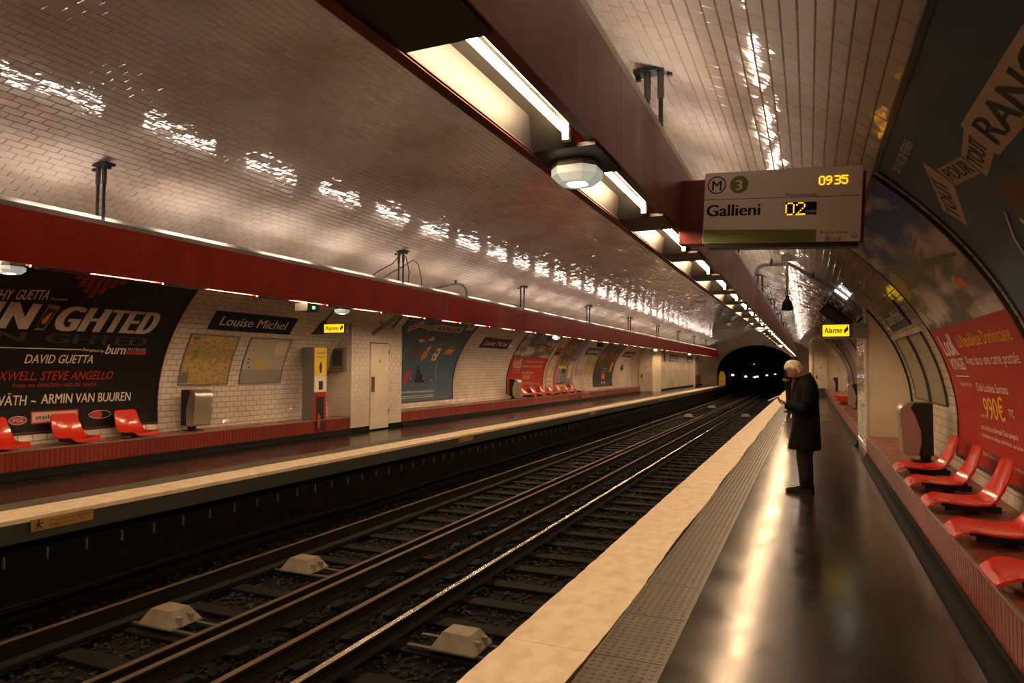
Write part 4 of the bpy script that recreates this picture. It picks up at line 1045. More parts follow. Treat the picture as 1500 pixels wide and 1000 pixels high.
glass_lamp(-3.37, 4.55, 'glass emergency lamp under the left gantry, above the black concert poster')
glass_lamp(-3.40, 10.3, 'round glass emergency lamp under the left gantry near the alarm sign')
glass_lamp(-3.40, 22.0, 'glass emergency lamp under the left gantry before the red travel poster')
glass_lamp(-3.40, 38.5, 'glass emergency lamp under the left gantry above the far door')
glass_lamp(-3.40, 50.5, 'tiny glass emergency lamp far along the left gantry')

# ================================================================== DESTINATION BOARD
t = thing('destination_board', 'white destination and countdown board with amber digits beside the right gantry', 'information board', (3.762, 5.63, 3.13), (0, .052, 0))
BW, BH = 1.14, .57
mb = MB(); mb.box(0, BW, 0, .16, -BH, 0, .006); mb.build('casing', m_board, t)
mb = MB(); mb.box(BW, BW+.022, .03, .18, -BH-.01, -.04, .004); mb.build('side_cover', m_dkred, t)
mb = MB(); mb.box(.04, BW-.01, .02, .14, -BH-.035, -BH, .003); mb.build('base_strip', m_black, t)
mb = MB(); mb.box(-.19, 0, .01, .15, -BH, -.05, .004); mb.build('mounting_box', m_dkred, t)
bu = lambda u: (u-1031.0)/236.5*BW
bv = lambda u, v: -(v-(254-.045*(u-1031)))/102.5*BH
def B2(u, v): return (bu(u), bv(u, v))
P1 = .0012
def _(mb): mb.add([local(*p, P1) for p in (B2(1032, 336.5), B2(1205, 332), B2(1205, 349), B2(1032, 355.5))], [(0, 1, 2, 3)]); poly(mb, local, ell(*B2(1086, 270.5), .070, .070, 32), P1)
prints(t, m_pgreen, _, 'green_print')
def _(mb):
    ring(mb, local, *B2(1050.5, 271.5), .071, .071, .009, P1, 36); text(mb, local, 'M', B2(1043, 279.5), B2(1058, 279), .082, P1, .012)
    text(mb, local, 'Gallieni', B2(1036, 317), B2(1120.5, 313.5), .092, P1, .03); text(mb, local, 'Prochain train', B2(1158, 287.3), B2(1204, 286), .024, P1, .008)
    mb.add([local(*p, P1) for p in (B2(1032, 293.3), B2(1264, 285.3), B2(1264, 284.6), B2(1032, 292.6))], [(0, 1, 2, 3)])
    mb.add([local(*p, P1) for p in (B2(1158, 295), B2(1204, 294), B2(1204, 311.5), B2(1158, 312.5))], [(0, 1, 2, 3)])
    ring(mb, local, *B2(1259.3, 339), .020, .020, .003, P1, 20)
    mb.add([local(*p, P1) for p in (B2(1255.5, 339.4), B2(1260, 338.4), B2(1263, 339.6), B2(1260, 339.8))], [(0, 1, 2, 3)])
prints(t, m_pnavy, _)
def _(mb): text(mb, local, '3', B2(1080.5, 278.5), B2(1091, 278), .078, P1+.001, .03); text(mb, local, 'min', B2(1188, 309.5), B2(1203, 309), .030, P1+.001, .004)
prints(t, m_board, _)
prints(t, m_pinkred, lambda mb: (text(mb, local, '\u00eele-de-France', B2(1217, 338), B2(1250, 336), .022, P1, .014), poly(mb, local, ell(*B2(1213, 335.8), .008, .008, 8), P1)), 'lettering')
prints(t, m_plight, lambda mb: (mb.add([local(*p, P1) for p in (B2(1218, 341), B2(1225, 341), B2(1225, 347.5), B2(1218, 347.5))], [(0, 1, 2, 3)])), 'logo_blue')
prints(t, m_porange, lambda mb: (text(mb, local, 'stif', B2(1226, 347), B2(1241, 346.5), .034, P1, .03)), 'logo_orange')
GL = {'0': ['01110', '10001', '10001', '10001', '10001', '10001', '01110'], '9': ['01110', '10001', '10001', '01111', '00001', '00010', '01100'],
      '3': ['11110', '00001', '00001', '01110', '00001', '00001', '11110'], '5': ['11111', '10000', '11110', '00001', '00001', '10001', '01110'], '2': ['01110', '10001', '00001', '00010', '00100', '01000', '11111']}
def led(mb, ch, x, z, w_, h_, r):
    for j, row in enumerate(GL[ch]):
        for i, c in enumerate(row):
            if c == '1': poly(mb, local, ell(x+w_*i/4, z-h_*j/6, r, r, 8), P1+.002)
def _(mb):
    x, z = B2(1206.5, 260); 
    for ch, dx in (('0', 0), ('9', .048), ('3', .108), ('5', .156)): led(mb, ch, x+dx, z, .034, .058, .0050)
prints(t, m_led, _, 'clock_digits')
def _(mb):
    x, z = B2(1159.5, 297)
    led(mb, '0', x, z, .054, .086, .0058); led(mb, '2', x+.076, z, .054, .086, .0058)
prints(t, m_led, _, 'minute_digits')

# ================================================================== SIGNS, BOXES
def alarm_sign(x0, x1, z0, z1, y, sd, lab):
    t = thing('alarm_sign', lab, 'sign', (x0, y, z0)); W, H = x1-x0, z1-z0
    mb = MB(); mb.box(-.03, W+.05, 0, .10, -.02, H+.02, .005)
    mb.build('housing', m_darkgrey, t)
    mb = MB(); mb.box(0, W, -.006, .004, 0, H, .002); mb.build('lit_panel', m_alarm, t)
    mb = MB(); text(mb, local, 'Alarme', (W*.07, H*.28), (W*.74, H*.28), H*.52, .0075, .02)
    poly(mb, local, [(W*.82, H*.2), (W*.97, H*.55), (W*.95, H*.92), (W*.80, H*.5)], .0075); mb.build('lettering', m_pbrown, t, fixn=False)
    return t
ta = alarm_sign(4.74, 5.16, 2.13, 2.33, 13.2, 1, 'lit yellow alarm sign on the pier right of the man')
mb = MB(); mb.box(.44, .70, .01, .10, -.02, .22, .004); mb.build('bracket', m_grey, ta)
mb = MB(); mb.box(-.04, .72, -.003, .10, -.045, -.022, .004); mb.build('bottom_rail', m_grey, ta)
ta = alarm_sign(-5.17, -4.65, 2.31, 2.49, 12.0, -1, 'lit yellow alarm sign across the tracks above the help point')
mb = MB(); mb.extr([(-.36, -.03), (-.03, -.03), (-.03, .26), (-.12, .21)], .0, .12); mb.build('bracket', m_darkgrey, ta)
mb = MB(); mb.tube([(.62, .05, .85), (.30, .05, .56), (.05, .05, .33), (-.05, .05, .26), (-.1, .05, .2)], .016, 8); mb.build('stay_rod', m_black, ta)

t = thing('help_point', 'tall narrow alarm cabinet with yellow, white and red front across the tracks', 'alarm cabinet', (-5.64, 11.98, .13))
mb = MB(); mb.box(-.10, .22, 0, .42, 0, 1.87, .006); mb.build('cabinet', m_grey, t)
for nm, m, z0_, z1_ in (('yellow_panel', m_yellow, 1.24, 1.86), ('white_panel', m_pwhite, .88, 1.235), ('red_panel', m_redbox, .02, .875)):
    mb = MB(); mb.box(.22, .232, .01, .41, z0_, z1_, .003); mb.build(nm, m, t)
f = yz(.232, 0, 0)
mb = MB(); poly(mb, f, ell(.21, 1.42, .045, .13, 14), .001); poly(mb, f, [(.15, .93), (.29, .93), (.29, 1.12), (.15, 1.12)], .001); text(mb, f, 'ALARME', (.07, 1.72), (.36, 1.72), .05, .001); text(mb, f, 'voyageurs', (.07, 1.64), (.36, 1.64), .045, .001); mb.build('marking', m_pdark, t, fixn=False)
mb = MB(); mb.box(.22, .234, .08, .34, .06, .78, .003); mb.build('recess', m_pdark, t)
mb = MB(); mb.tube([(.236, .15, .07), (.236, .15, .34), (.236, .15, .40)], [.04, .04, .015], 12); mb.build('extinguisher', m_redbox, t, auto=40)
t = thing('wall_box', 'small grey window box on the tiled pier face right of the help point', 'box', (-5.95, 13.3, 1.52))
mb = MB(); mb.box(0, .40, -.10, 0, 0, .50, .006); mb.build('case', m_grey, t)
mb = MB(); mb.box(.06, .34, -.108, -.10, .08, .44, .003); mb.build('window', m_greyblue, t)
mb = MB(); mb.add([(-.02, -.10, 0), (.42, -.10, 0), (.44, -.18, -.04), (-.04, -.18, -.04)], [(0, 1, 2, 3)]); mb.box(-.02, .42, -.14, 0, -.03, 0); mb.build('sill', m_grey, t)

t = thing('exit_display', 'small dark display box with a green pilot light under the left gantry', 'display', (-3.46, 9.4, 2.517))
mb = MB(); mb.box(-.14, .14, -.14, .16, 0, .14, .008); mb.build('case', m_darkgrey, t)
mb = MB(); mb.box(.14, .147, -.02, .05, .04, .09); mb.build('pilot_light', m_green, t)
t = thing('steel_strut', 'flat grey steel strut from left gantry down to the door pier', 'bracket', (-4.0, 13.7, 3.0))
mb = MB(); mb.tube([(.43, 0, .28), (-1.10, 0, -.64)], .05, 4, r2=.02); mb.build('bar', m_grey, t); mb = MB(); mb.tube([(-.82, -.03, -.45), (-.82, -.03, -.36), (-.88, -.03, -.34)], .012, 6); mb.build('hook', m_black, t)

# conduits
t = thing('conduit', 'grey bent conduit rising over the left gantry from the vault', 'conduit', (-3.25, 15.0, ZT))
pts = [(0, 0, -.1), (0, 0, .2), (-.03, 0, .30), (-.12, 0, .38), (-.3, .0, .42), (-.6, 0, .38)]
pts += [(-(vault(tt, .06)[0])+3.25, 0, vault(tt, .06)[1]-ZT) for tt in np.linspace(Tz(3.55), Tz(2.62), 8)]
mb = MB(); mb.tube(pts, .028, 8); mb.build('pipe', m_grey, t, smooth=True)
mb = MB()
for p in (pts[4], pts[8]): mb.tube([(p[0], 0, p[2]+.09), (p[0], 0, p[2]-.02)], .035, 8)
mb.build('saddle', m_darkgrey, t)
t = thing('conduit', 'grey bent conduit curving over the right gantry and down the right vault', 'conduit', (3.52, 14.0, ZT))
pts = [(0, 0, -.1), (0, 0, .05), (.03, 0, .17), (.10, 0, .27), (.2, 0, .33), (.36, 0, .33)]+[(vault(tt, .07)[0]-3.52, 0, vault(tt, .07)[1]-ZT) for tt in np.linspace(Tz(3.62), Tz(2.35), 12)]
mb = MB(); mb.tube(pts, .035, 8); mb.build('pipe', m_grey, t, smooth=True)
mb = MB()
for p in (pts[5], pts[9], pts[13]): mb.tube([(p[0], 0, p[2]+.12), (p[0]-.02, 0, p[2]-.02)], [.012, .045], 8)
mb.build('saddle', m_darkgrey, t)
t = thing('strip_lamp', 'short white strip lamp on the right vault beside the conduit', 'lamp', (5.07, 13.9, 2.93))
mb = MB(); mb.tube([(-.10, 0, .085), (.10, 0, -.085)], .018, 8); mb.build('tube', mat('strip lamp lit', (1, 1, 1), .3, emit=(.9, 1, .92), es=8), t)
mb = MB(); mb.tube([(-.14, .04, .14), (.14, .04, -.10)], .03, 6); mb.build('body', m_darkgrey, t)
t = thing('hanging_camera', 'small black camera hanging on a pale rod from the right vault', 'camera', (4.17, 13.2, 2.60))
zt = VZ+VB*math.sqrt(1-(4.17/VA)**2)-2.60
mb = MB(); mb.tube([(0, 0, .2), (0, 0, zt)], .024, 8); mb.build('rod', m_palef, t); mb = MB(); mb.box(-.09, .09, -.09, .09, zt-.14, zt-.03, .01); mb.build('ceiling_box', m_grey, t)
mb = MB(); mb.lathe([(.05, .0), (.10, .01), (.095, .08), (.07, .17), (.035, .21), (.035, .27)], (0, 0, 0), 16); mb.build('housing', m_black, t, auto=35)
t = thing('monitor', 'dark flat monitor box hung under the right vault beyond the alarm sign', 'monitor', (4.90, 16.3, 3.02), (0, .72, 0))
mb = MB(); mb.box(0, .66, 0, .30, -.27, 0, .012); mb.build('case', m_black, t); mb = MB(); mb.box(.05, .61, -.008, 0, -.22, -.05, .002); mb.build('screen', m_greyblue, t)
mb = MB(); mb.tube([(.3, .15, 0), (.33, .15, .12)], .02, 6); mb.build('mount', m_black, t)
# looped cables on the left hanger at y=12
t = thing('hanging_cables', 'thin black looped cables at the second hanger of the left gantry', 'cable', (-3.37, 12.2, 3.2))
for k, (y0, y1, zz) in enumerate(((-1.3, .35, .78), (-.9, .95, .70))):
    pts = [(0, y0, .0), (0, y0+.5, .28), (0, y0+1.0, .50), (0, 0.05+.45*k, zz), (0, .22+.5*k, zz-.06), (0, .35+.5*k, zz-.35), (0, y1-.05, .0)]
    mb = MB(); mb.tube(pts, .011, 6); mb.build('cable', m_black, t, smooth=True)
t = thing('small_display', 'small dark display on the vault above the far left name sign', 'display', (-5.0, 32.7, 2.62))
mb = MB(); mb.box(-.12, .12, 0, .5, 0, .22, .01); mb.build('case', m_black, t)
t = thing('vertical_mirror', 'narrow dark vertical fitting high on the far left wall', 'fitting', (-4.9, 49.0, 2.1)); mb = MB(); mb.box(-.06, .0, 0, .5, 0, .85, .01); mb.build('case', m_darkgrey, t)
t = thing('intercom', 'narrow dark slanted fitting beside the far left door', 'fitting', (-5.95, 40.8, 1.45)); mb = MB(); mb.box(-.06, .03, 0, .35, 0, .35, .01); mb.build('case', m_darkgrey, t)
t = thing('hydrant_box', 'small brown-red box at the far end of the left platform', 'box', (-4.9, 63.6, .12)); mb = MB(); mb.box(-.06, .16, 0, 1.4, 0, .85, .02); mb.build('case', m_pbrown, t)
t = thing('yellow_board', 'yellow board standing at the tunnel mouth on the left', 'board', (-3.25, 66.5, 0)); mb = MB(); mb.extr([(0, .05), (.58, .05), (.60, .9), (.45, 1.32), (.15, 1.32), (0, .9)], 0, .05); mb.build('panel', m_yellow, t)
mb = MB(); mb.box(.1, .16, .05, .09, 0, .9); mb.box(.42, .48, .05, .09, 0, .9); mb.build('post', m_black, t)
mb = MB(); poly(mb, local, ell(.28, .42, .05, .09, 8), .002); mb.build('mark', m_pdark, t, fixn=False)
t = thing('grit_box', 'low dark box on the floor in front of the far right door', 'box', (4.86, 43.1, 0)); mb = MB(); mb.box(0, .5, 0, .5, 0, .42, .02); mb.build('body', m_darkgrey, t); mb = MB(); mb.box(-.02, .52, -.02, .52, .42, .47, .01); mb.build('lid', m_darkgrey, t)
# warning plates under the left platform edge
def plate(y0, y1, lab, txt=True):
    t = thing('warning_plate', lab, 'plate', (-(ED)+.012, y0, -.16)); mb = MB(); mb.box(-.01, .006, 0, y1-y0, 0, .125, .002); mb.build('plate', m_plate, t)
    if txt:
        f = yz(.006, 0, 0); mb = MB(); text(mb, f, 'Ne pas traverser les voies', (.19, .075), (.62, .075), .026, .001); text(mb, f, 'Danger de mort', (.19, .03), (.46, .03), .026, .001)
        mb.tube([f(.05, .02, .002), f(.08, .06, .002), (f(.07, .095, .002))], .006, 4); mb.tube([f(.11, .02, .002), f(.08, .06, .002)], .006, 4); mb.tube([f(.04, .07, .002), f(.12, .075, .002)], .005, 4); poly(mb, f, ell(.075, .108, .01, .01, 8), .003)
        mb.build('lettering', m_pdark, t, fixn=False)
plate(4.55, 5.22, 'ochre warning plate under the far platform edge, bottom left of the picture')
plate(13.94, 14.67, 'ochre warning plate under the far platform edge, below the grey door')
plate(24.2, 24.9, 'tiny ochre warning plate under the far platform edge, third from the left')
plate(37, 37.8, 'tiny ochre warning plate under the far platform edge, farthest', False)

# ================================================================== SEATS
def seat_proto():
    t = thing('platform_seat', 'x', 'seat', (0, 0, LEDZ))
    # profile along local +x (towards the track) ; local origin under the seat at the wall side
    prof = [(.015, .44), (.02, .405), (.055, .30), (.09, .20), (.135, .125), (.20, .085), (.30, .072), (.42, .078), (.52, .088), (.585, .078), (.615, .055)]
    wid = [.17, .20, .215, .225, .235, .235, .235, .235, .225, .21, .19]
    mb = MB(); ny = 10; k = len(prof); vs = []
    for s_ in (0, 1):
        for i, (x, z) in enumerate(prof):
            a = prof[max(i-1, 0)]; b = prof[min(i+1, k-1)]; tx, tz = b[0]-a[0], b[1]-a[1]; l = math.hypot(tx, tz); nx, nz = -tz/l, tx/l
            if nz < 0 and i > 4: nx, nz = -nx, -nz
            for j in range(ny+1):
                u = -1+2*j/ny; y = u*wid[i]; cv = .030*(abs(u)**2.4)
                if i > 8: cv *= .3
                px_, pz_ = x+(.8*cv if i < 5 else 0)+.0, z+(cv if i >= 3 else 0)
                if s_: px_ -= .012 if i < 5 else 0; pz_ -= .014 if i >= 3 else 0.0
                vs.append((px_, y, pz_))
    m_ = k*(ny+1)
    fs = [(i*(ny+1)+j, i*(ny+1)+j+1, (i+1)*(ny+1)+j+1, (i+1)*(ny+1)+j) for i in range(k-1) for j in range(ny)]
    fs += [tuple(m_+q for q in f) for f in fs]
    for j in range(ny): fs.append((j, j+1, m_+j+1, m_+j)); a = (k-1)*(ny+1)+j; fs.append((a, a+1, m_+a+1, m_+a))
    for i in range(k-1):
        a, b = i*(ny+1), (i+1)*(ny+1); fs.append((a, b, m_+b, m_+a)); a += ny; b += ny; fs.append((a, b, m_+b, m_+a))
    mb.add(vs, fs); mb.build('shell', m_seat, t, auto=50)
    mb = MB(); mb.box(.10, .48, -.12, -.07, .025, .075, .006); mb.box(.10, .48, .07, .12, .025, .075, .006); mb.build('support_rail', m_black, t)
    mb = MB(); mb.lathe([(.05, 0), (.05, .01), (.03, .015), (.03, .06)], (.27, 0, 0), 10); mb.build('foot', m_black, t)
    return t
proto = seat_proto(); used = [False]
def seat(side, y, lab, grp):
    o = proto if not used[0] else copy_tree(proto); used[0] = True
    o.location = (side*5.985, y, LEDZ); o.rotation_euler = (0, 0, math.pi if side > 0 else 0)
    tag(o, lab, 'seat', grp)
labsR = ['red plastic seat on the right ledge, farthest of the five, next to the steel bin', 'red plastic seat on the right ledge, second from the steel bin', 'red plastic seat on the right ledge, middle of the five', 'red plastic seat on the right ledge, only its pan showing at the right edge', 'red plastic seat on the right ledge, nearest the camera and cut by the edge']
for i, y in enumerate((8.72, 7.66, 6.60, 5.50, 4.40)): seat(1, y, labsR[i], 'red seats on the right ledge')
for i, y in enumerate((7.90, 6.88, 5.86, 4.84)): seat(-1, y, ['red plastic seat under the right end of the black concert poster', 'red plastic seat in front of the pale logo on the black concert poster', 'red plastic seat cut by the left edge of the picture', 'red plastic seat on the left ledge beyond the left edge of the picture'][i], 'red seats below the concert poster')
o7 = ['leftmost, beside the far steel bin', 'second from the far steel bin', 'third from the far steel bin', 'fourth from the far steel bin', 'fifth from the far steel bin', 'sixth from the far steel bin', 'rightmost, farthest from the steel bin']
for i in range(7): seat(-1, 25.1+1.03*i, 'small red seat in the far left row, '+o7[i], 'red seats in the far left row')
for i in range(6): seat(1, 25.0+1.03*i, 'one of the overlapping red seats on the right ledge beyond the pier', 'red seats on the right ledge beyond the pier')

# ================================================================== BINS
def bin_(side, y, lab):
    t = thing('litter_bin', lab, 'bin', (side*5.80, y, LEDZ), (0, 0, 0 if side < 0 else math.pi))
    # local +x toward the track ; body z .09..0.76
    w2 = .19
    back = [(-.10, .10), (.06, .10), (.03, .25), (.035, .40), (.09, .58), (.14, .68), (.16, .735), (-.10, .745)]
    mb = MB(); mb.extr(back, -w2, w2); mb.build('black_body', m_black, t)
    fr = [(.06, .10), (.20, .095), (.225, .12), (.235, .30), (.25, .48), (.26, .60), (.255, .66), (.22, .715), (.16, .745), (.10, .748), (.14, .68), (.09, .58), (.035, .40), (.03, .25)]
    mb = MB(); n = len(fr)
    ys = [-w2-.008, -w2+.0, -w2+.05, 0, w2-.05, w2, w2+.008]; sc = [.965, .99, 1.0, 1.03, 1.0, .99, .965]
    vs = [((.1+(x-.1)*s_ if x > .15 else x), yy, z) for yy, s_ in zip(ys, sc) for x, z in fr]
    fs = [(r*n+i, r*n+(i+1) % n, (r+1)*n+(i+1) % n, (r+1)*n+i) for r in range(len(ys)-1) for i in range(n)]+[tuple(range(n)), tuple(range((len(ys)-1)*n, len(ys)*n))]
    mb.add(vs, fs); mb.build('steel_shell', m_steel, t, auto=35)
    mb = MB(); mb.box(-.09, .02, -.05, .05, .012, .12); mb.build('post', m_black, t)
    mb = MB(); mb.box(-.13, .12, -.13, .13, 0, .015, .004); mb.build('foot_plate', m_black, t)
    mb = MB(); mb.box(.225, .262, -.13, .13, .60, .655, .008); mb.build('flap', m_black, t) if False else None
bin_(-1, 9.15, 'steel and black litter bin below the city map, left wall')
bin_(-1, 23.9, 'small steel litter bin at the left end of the far row of red seats')
bin_(1, 9.95, 'large steel and black litter bin beside the nearest right-hand seats')
bin_(1, 22.6, 'steel litter bin on the right ledge just beyond the pier')
bin_(1, 39.6, 'tiny steel litter bin on the right ledge near the far door')

# ================================================================== PEOPLE
def skin_mesh(verts, edges, radii, root=0, lv=2):
    me = bpy.data.meshes.new('skin_source'); me.from_pydata(verts, edges, [])
    o = bpy.data.objects.new('skin_source', me); COL.objects.link(o)
    md = o.modifiers.new('Skin', 'SKIN'); md.use_smooth_shade = True
    for i, r in enumerate(radii):
        me.skin_vertices[0].data[i].radius = (r, r) if not isinstance(r, tuple) else r
        me.skin_vertices[0].data[i].use_root = (i == root)
    sb = o.modifiers.new('Sub', 'SUBSURF'); sb.levels = lv; sb.render_levels = lv
    dg = bpy.context.evaluated_depsgraph_get(); dg.update()
    res = bpy.data.meshes.new_from_object(o.evaluated_get(dg)); bpy.data.objects.remove(o); bpy.data.meshes.remove(me)
    return res
def add_mesh(mb, me, xf=None):
    mb.add([(xf(v.co) if xf else v.co[:]) for v in me.vertices], [tuple(p.vertices) for p in me.polygons]); bpy.data.meshes.remove(me)
def head_bm(c, pitch, s=1.0):
    """head facing -x: skull, brow, nose, lips, chin, ears"""
    bm = bmesh.new(); bmesh.ops.create_uvsphere(bm, u_segments=28, v_segments=22, radius=1)
    for v in bm.verts:
        x, y, z = v.co; X = x*.098; Y = y*.076; Z = z*.118
        if z < 0: Y *= 1-.32*(-z)**1.5; X = X*(1-.18*(-z)) - (.012*(-z) if x < 0 else -.0)
        if x < -.3:
            if abs(y) < .22 and -.42 < z < .12: X -= .024*(1-abs(y)/.22)*(1 if z < -.1 else .5)*(1-max(0, -z-.3)/.12)      # nose
            if .15 < abs(y) < .55 and .02 < z < .22: X += .010                         # eye sockets
            if abs(y) < .6 and .22 < z < .36: X -= .005                               # brow
            if abs(y) < .3 and -.62 < z < -.5: X -= .006                               # lips
            if abs(y) < .35 and z < -.78: X -= .012                                    # chin
        v.co = Vector((X, Y, Z))
    for sg in (-1, 1):
        r = bmesh.ops.create_uvsphere(bm, u_segments=8, v_segments=6, radius=1)
        for v in r['verts']: v.co = Vector((v.co.x*.016+.008, sg*(.076+.006)+v.co.y*.009, v.co.z*.032-.005))
    M_ = Matrix.Translation(c)@Matrix.Rotation(pitch, 4, 'Y')@Matrix.Scale(s, 4)
    bm.transform(M_); return bm, M_
def hand(mb, wrist, dirv, palm_n, s=1.0, curl=.5):
    """palm and five fingers as skinned chains"""
    w_ = Vector(wrist); d = Vector(dirv).normalized(); n_ = Vector(palm_n).normalized(); sd_ = d.cross(n_).normalized(); n_ = sd_.cross(d)
    V = [w_, w_+d*.05*s, w_+d*.085*s]; E = [(0, 1), (1, 2)]; R = [(.022, .016), (.036, .014), (.036, .012)]
    me = skin_mesh([v[:] for v in V], E, R, 0, 1); add_mesh(mb, me)
    for k, (off, ln) in enumerate(((-.027, .062), (-.009, .075), (.009, .07), (.027, .055))):
        b = w_+d*.08*s+sd_*off*s; a = curl; pts = [b]; dd = d.copy()
        for q in range(3):
            dd = (dd*math.cos(a*.9)+n_*math.sin(a*.9)).normalized(); pts.append(pts[-1]+dd*ln*s/2.4)
        mb.tube(pts, [.0095*s, .009*s, .0085*s, .0065*s], 7)
    b = w_+d*.03*s-sd_*.03*s; pts = [b, b+(d*.5-sd_*.8+n_*.2).normalized()*.03*s, b+(d*.5-sd_*.8+n_*.2).normalized()*.03*s+(d*.8+n_*.5).normalized()*.03*s]
    mb.tube(pts, [.012*s, .0105*s, .008*s], 7)
def loft(mb, rings, n=28):
    """rings: (cx, cy, z, rx_front, rx_back, ry)"""
    vs = []
    for cx, cy, z, rf, rb, ry in rings:
        for j in range(n):
            a = 2*math.pi*j/n; c, s_ = math.cos(a), math.sin(a); r = rb if c > 0 else rf
            vs.append((cx+r*math.copysign(abs(c)**.9, c), cy+ry*math.copysign(abs(s_)**.85, s_), z))
    k = len(rings)
    mb.add(vs, [(i*n+j, i*n+(j+1) % n, (i+1)*n+(j+1) % n, (i+1)*n+j) for i in range(k-1) for j in range(n)]+[tuple(range(n))[::-1], tuple(range((k-1)*n, k*n))])

# -- the old man, in profile facing the tracks (-x)
man = thing('person', 'white-haired man in a long black coat reading a leaflet on the near platform', 'person', (4.45, 9.50, 0))
bodyv = [(.03, 0, .92), (.03, 0, 1.08), (.035, 0, 1.25), (.03, 0, 1.385), (.0, 0, 1.455), (-.05, 0, 1.50),
         (.03, .10, .88), (.0, .095, .50), (.02, .09, .10), (.03, -.10, .88), (-.02, -.095, .50), (.0, -.09, .10),
         (.045, .165, 1.345), (.02, .245, 1.07), (-.20, .115, 1.10), (.045, -.165, 1.345), (.02, -.245, 1.07), (-.20, -.115, 1.10)]
bodye = [(0, 1), (1, 2), (2, 3), (3, 4), (4, 5), (0, 6), (6, 7), (7, 8), (0, 9), (9, 10), (10, 11), (3, 12), (12, 13), (13, 14), (3, 15), (15, 16), (16, 17)]
bodyr = [.12, .11, .12, .075, .05, .052, .08, .055, .04, .08, .055, .04, .05, .04, .03, .05, .04, .03]
mb = MB(); add_mesh(mb, skin_mesh(bodyv, bodye, bodyr))
hbm, HM = head_bm(Vector((-.115, 0, 1.545)), -.62)   # chin tucked towards the chest
mb.bm(hbm)
hand(mb, (-.20, -.105, 1.105), (-1, .35, .25), (0, .5, 1), 1.0, .5); hand(mb, (-.20, .105, 1.105), (-1, -.35, .25), (0, -.5, 1), 1.0, .5)
mb.build('body', m_skin, man, smooth=True)
mb = MB()
loft(mb, [(.03, 0, .545, .235, .155, .27), (.035, 0, .56, .237, .158, .272), (.035, 0, .75, .20, .15, .25), (.035, 0, .95, .165, .145, .225), (.035, 0, 1.10, .150, .140, .215), (.04, 0, 1.25, .155, .135, .23), (.045, 0, 1.35, .135, .115, .225), (.04, 0, 1.41, .115, .095, .17), (.03, 0, 1.455, .095, .08, .105), (.02, 0, 1.485, .08, .072, .08)])
for sg in (-1, 1): mb.tube([(.045, sg*.17, 1.385), (.05, sg*.225, 1.30), (.045, sg*.255, 1.14), (.02, sg*.25, 1.06), (-.08, sg*.19, 1.06), (-.20, sg*.115, 1.10)], [.06, .085, .078, .075, .066, .055], 14)
mb.build('coat', m_coat, man, auto=60)
mb = MB()
mb.tube([(.03, .09, .60), (.005, .09, .45), (.02, .09, .25), (.02, .09, .065)], [.105, .085, .078, .075], 14)
mb.tube([(.01, -.09, .60), (-.02, -.09, .45), (.0, -.09, .25), (.01, -.09, .065)], [.105, .085, .078, .075], 14)
mb.build('trousers', m_trouser, man, smooth=True)
for sg, dx in ((1, .0), (-1, -.03)):
    mb = MB(); pr = [(.075, .0), (-.20, .0), (-.225, .015), (-.22, .04), (-.17, .065), (-.08, .085), (-.03, .11), (.06, .11), (.085, .06), (.085, .01)]
    mb.extr([(x+dx+.02, z) for x, z in pr], sg*.09-.045, sg*.09+.045)
    o = mb.build('shoe', m_shoe, man); bv_ = o.modifiers.new('bevel', 'BEVEL'); bv_.width = .014; bv_.segments = 2
# hair: a cap over the back and crown
bm = bmesh.new(); bmesh.ops.create_uvsphere(bm, u_segments=28, v_segments=20, radius=1)
kill = [v for v in bm.verts if (v.co.x < -.35 and v.co.z < .42) or v.co.z < -.62 or (v.co.x < .12 and v.co.z < -.10)]
bmesh.ops.delete(bm, geom=kill, context='VERTS')
rr = random.Random(3)
for v in bm.verts:
    j = 1+.05*rr.random(); v.co = Vector((v.co.x*.112*j, v.co.y*.088*j, v.co.z*.130*j))
bmesh.ops.solidify(bm, geom=bm.faces[:], thickness=.012)
bm.transform(HM); mb = MB(); mb.bm(bm); mb.build('hair', m_hair, man, smooth=True)
mb = MB(); mb.tube([(-.02+.085*math.cos(a), .085*math.sin(a), 1.47+.02*math.cos(a)) for a in [2*math.pi*i/16 for i in range(17)]], .026, 8, cap=False)
mb.tube([(-.09, .03, 1.45), (-.125, .03, 1.36), (-.13, .02, 1.26)], [.03, .028, .02], 8); mb.build('scarf', m_scarf, man, smooth=True)
mb = MB()
for sg in (-1, 1):
    c = [HM@Vector((-.10, sg*.032+.022*math.cos(a), .012+.018*math.sin(a))) for a in [2*math.pi*i/12 for i in range(13)]]; mb.tube(c, .0025, 5, cap=False)
    mb.tube([HM@Vector((-.098, sg*.055, .015)), HM@Vector((-.02, sg*.080, .015))], .0025, 5)
mb.build('glasses', m_black, man)
lf = thing('leaflet', 'small pale leaflet held open by the white-haired man', 'leaflet', (4.45-.36, 9.50, 1.155), (0, -.45, 0))
mb = MB(); mb.add([(-.07, -.11, .018), (.07, -.11, .018), (.07, 0, 0), (-.07, 0, 0), (-.07, .11, .018), (.07, .11, .018)], [(0, 1, 2, 3), (3, 2, 5, 4)])
o = mb.build('page', m_paper, lf); sm = o.modifiers.new('s', 'SOLIDIFY'); sm.thickness = .004

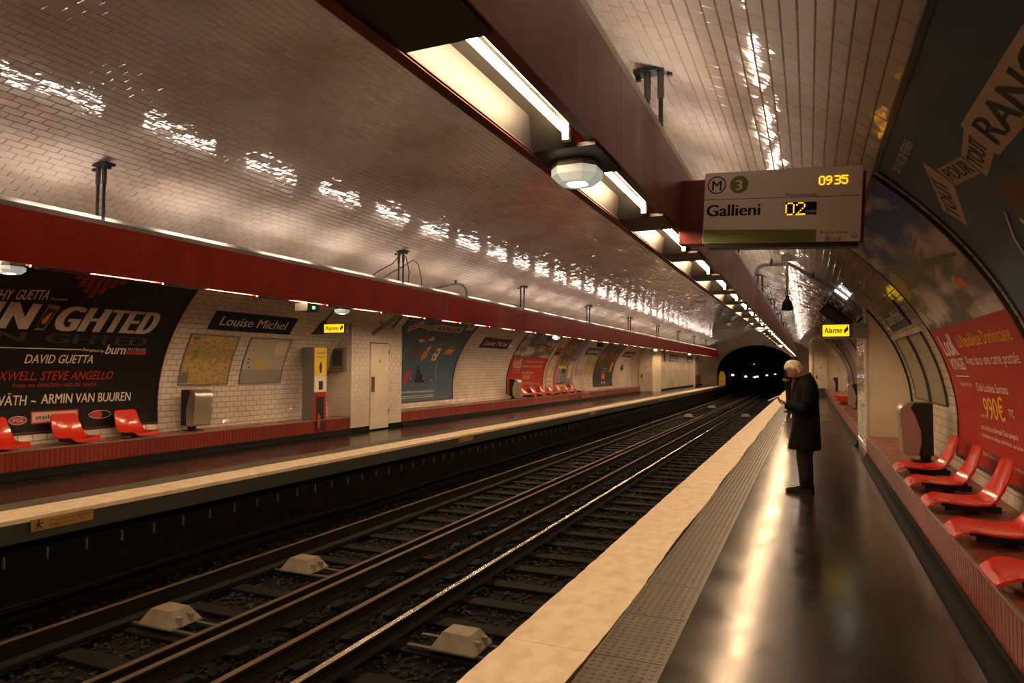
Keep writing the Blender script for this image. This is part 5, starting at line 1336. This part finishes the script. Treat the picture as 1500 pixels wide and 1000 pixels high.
# -- second person behind, further down the platform
p2 = thing('person', 'dark-clothed person half hidden behind the white-haired man, further down the platform', 'person', (3.90, 26.5, 0), (0, 0, .9))
bodyv2 = [(0, 0, .95), (0, 0, 1.12), (0, 0, 1.30), (0, 0, 1.46), (-.01, 0, 1.53), (-.02, 0, 1.58),
          (0, .10, .9), (-.01, .10, .5), (.0, .10, .09), (0, -.10, .9), (-.01, -.10, .5), (.0, -.10, .09),
          (0, .19, 1.44), (.02, .25, 1.18), (-.20, .12, 1.14), (0, -.19, 1.44), (.02, -.25, 1.18), (-.20, -.12, 1.14)]
mb = MB(); add_mesh(mb, skin_mesh(bodyv2, bodye, bodyr)); hb2, HM2 = head_bm(Vector((-.04, 0, 1.665)), -.15); mb.bm(hb2)
hand(mb, (-.20, -.11, 1.14), (-1, .4, .1), (0, .5, 1)); hand(mb, (-.20, .11, 1.14), (-1, -.4, .1), (0, -.5, 1)); mb.build('body', m_skin, p2, smooth=True)
mb = MB(); loft(mb, [(0, 0, .80, .16, .15, .21), (0, 0, .95, .155, .145, .21), (0, 0, 1.15, .15, .14, .21), (0, 0, 1.35, .15, .13, .23), (0, 0, 1.45, .12, .11, .20), (0, 0, 1.52, .08, .08, .09)], 20)
for sg in (-1, 1): mb.tube([(0, sg*.18, 1.44), (.02, sg*.25, 1.30), (.02, sg*.26, 1.17), (-.08, sg*.2, 1.13), (-.20, sg*.12, 1.14)], [.07, .075, .07, .06, .048], 10)
mb.build('jacket', m_coat, p2, auto=60)
mb = MB()
for sg in (-1, 1): mb.tube([(0, sg*.095, .88), (-.01, sg*.10, .5), (0, sg*.10, .06)], [.105, .08, .065], 12)
mb.build('trousers', m_trouser, p2, smooth=True)
for sg in (-1, 1):
    mb = MB(); mb.extr([(.07, 0), (-.20, 0), (-.2, .04), (-.06, .1), (.06, .1), (.08, .04)], sg*.10-.045, sg*.10+.045); mb.build('shoe', m_shoe, p2)
bm = bmesh.new(); bmesh.ops.create_uvsphere(bm, u_segments=20, v_segments=14, radius=1)
bmesh.ops.delete(bm, geom=[v for v in bm.verts if (v.co.x < -.3 and v.co.z < .4) or v.co.z < -.5], context='VERTS')
for v in bm.verts: v.co = Vector((v.co.x*.112, v.co.y*.09, v.co.z*.130))
bm.transform(HM2); mb = MB(); mb.bm(bm); mb.build('hair', m_hair2, p2, smooth=True)
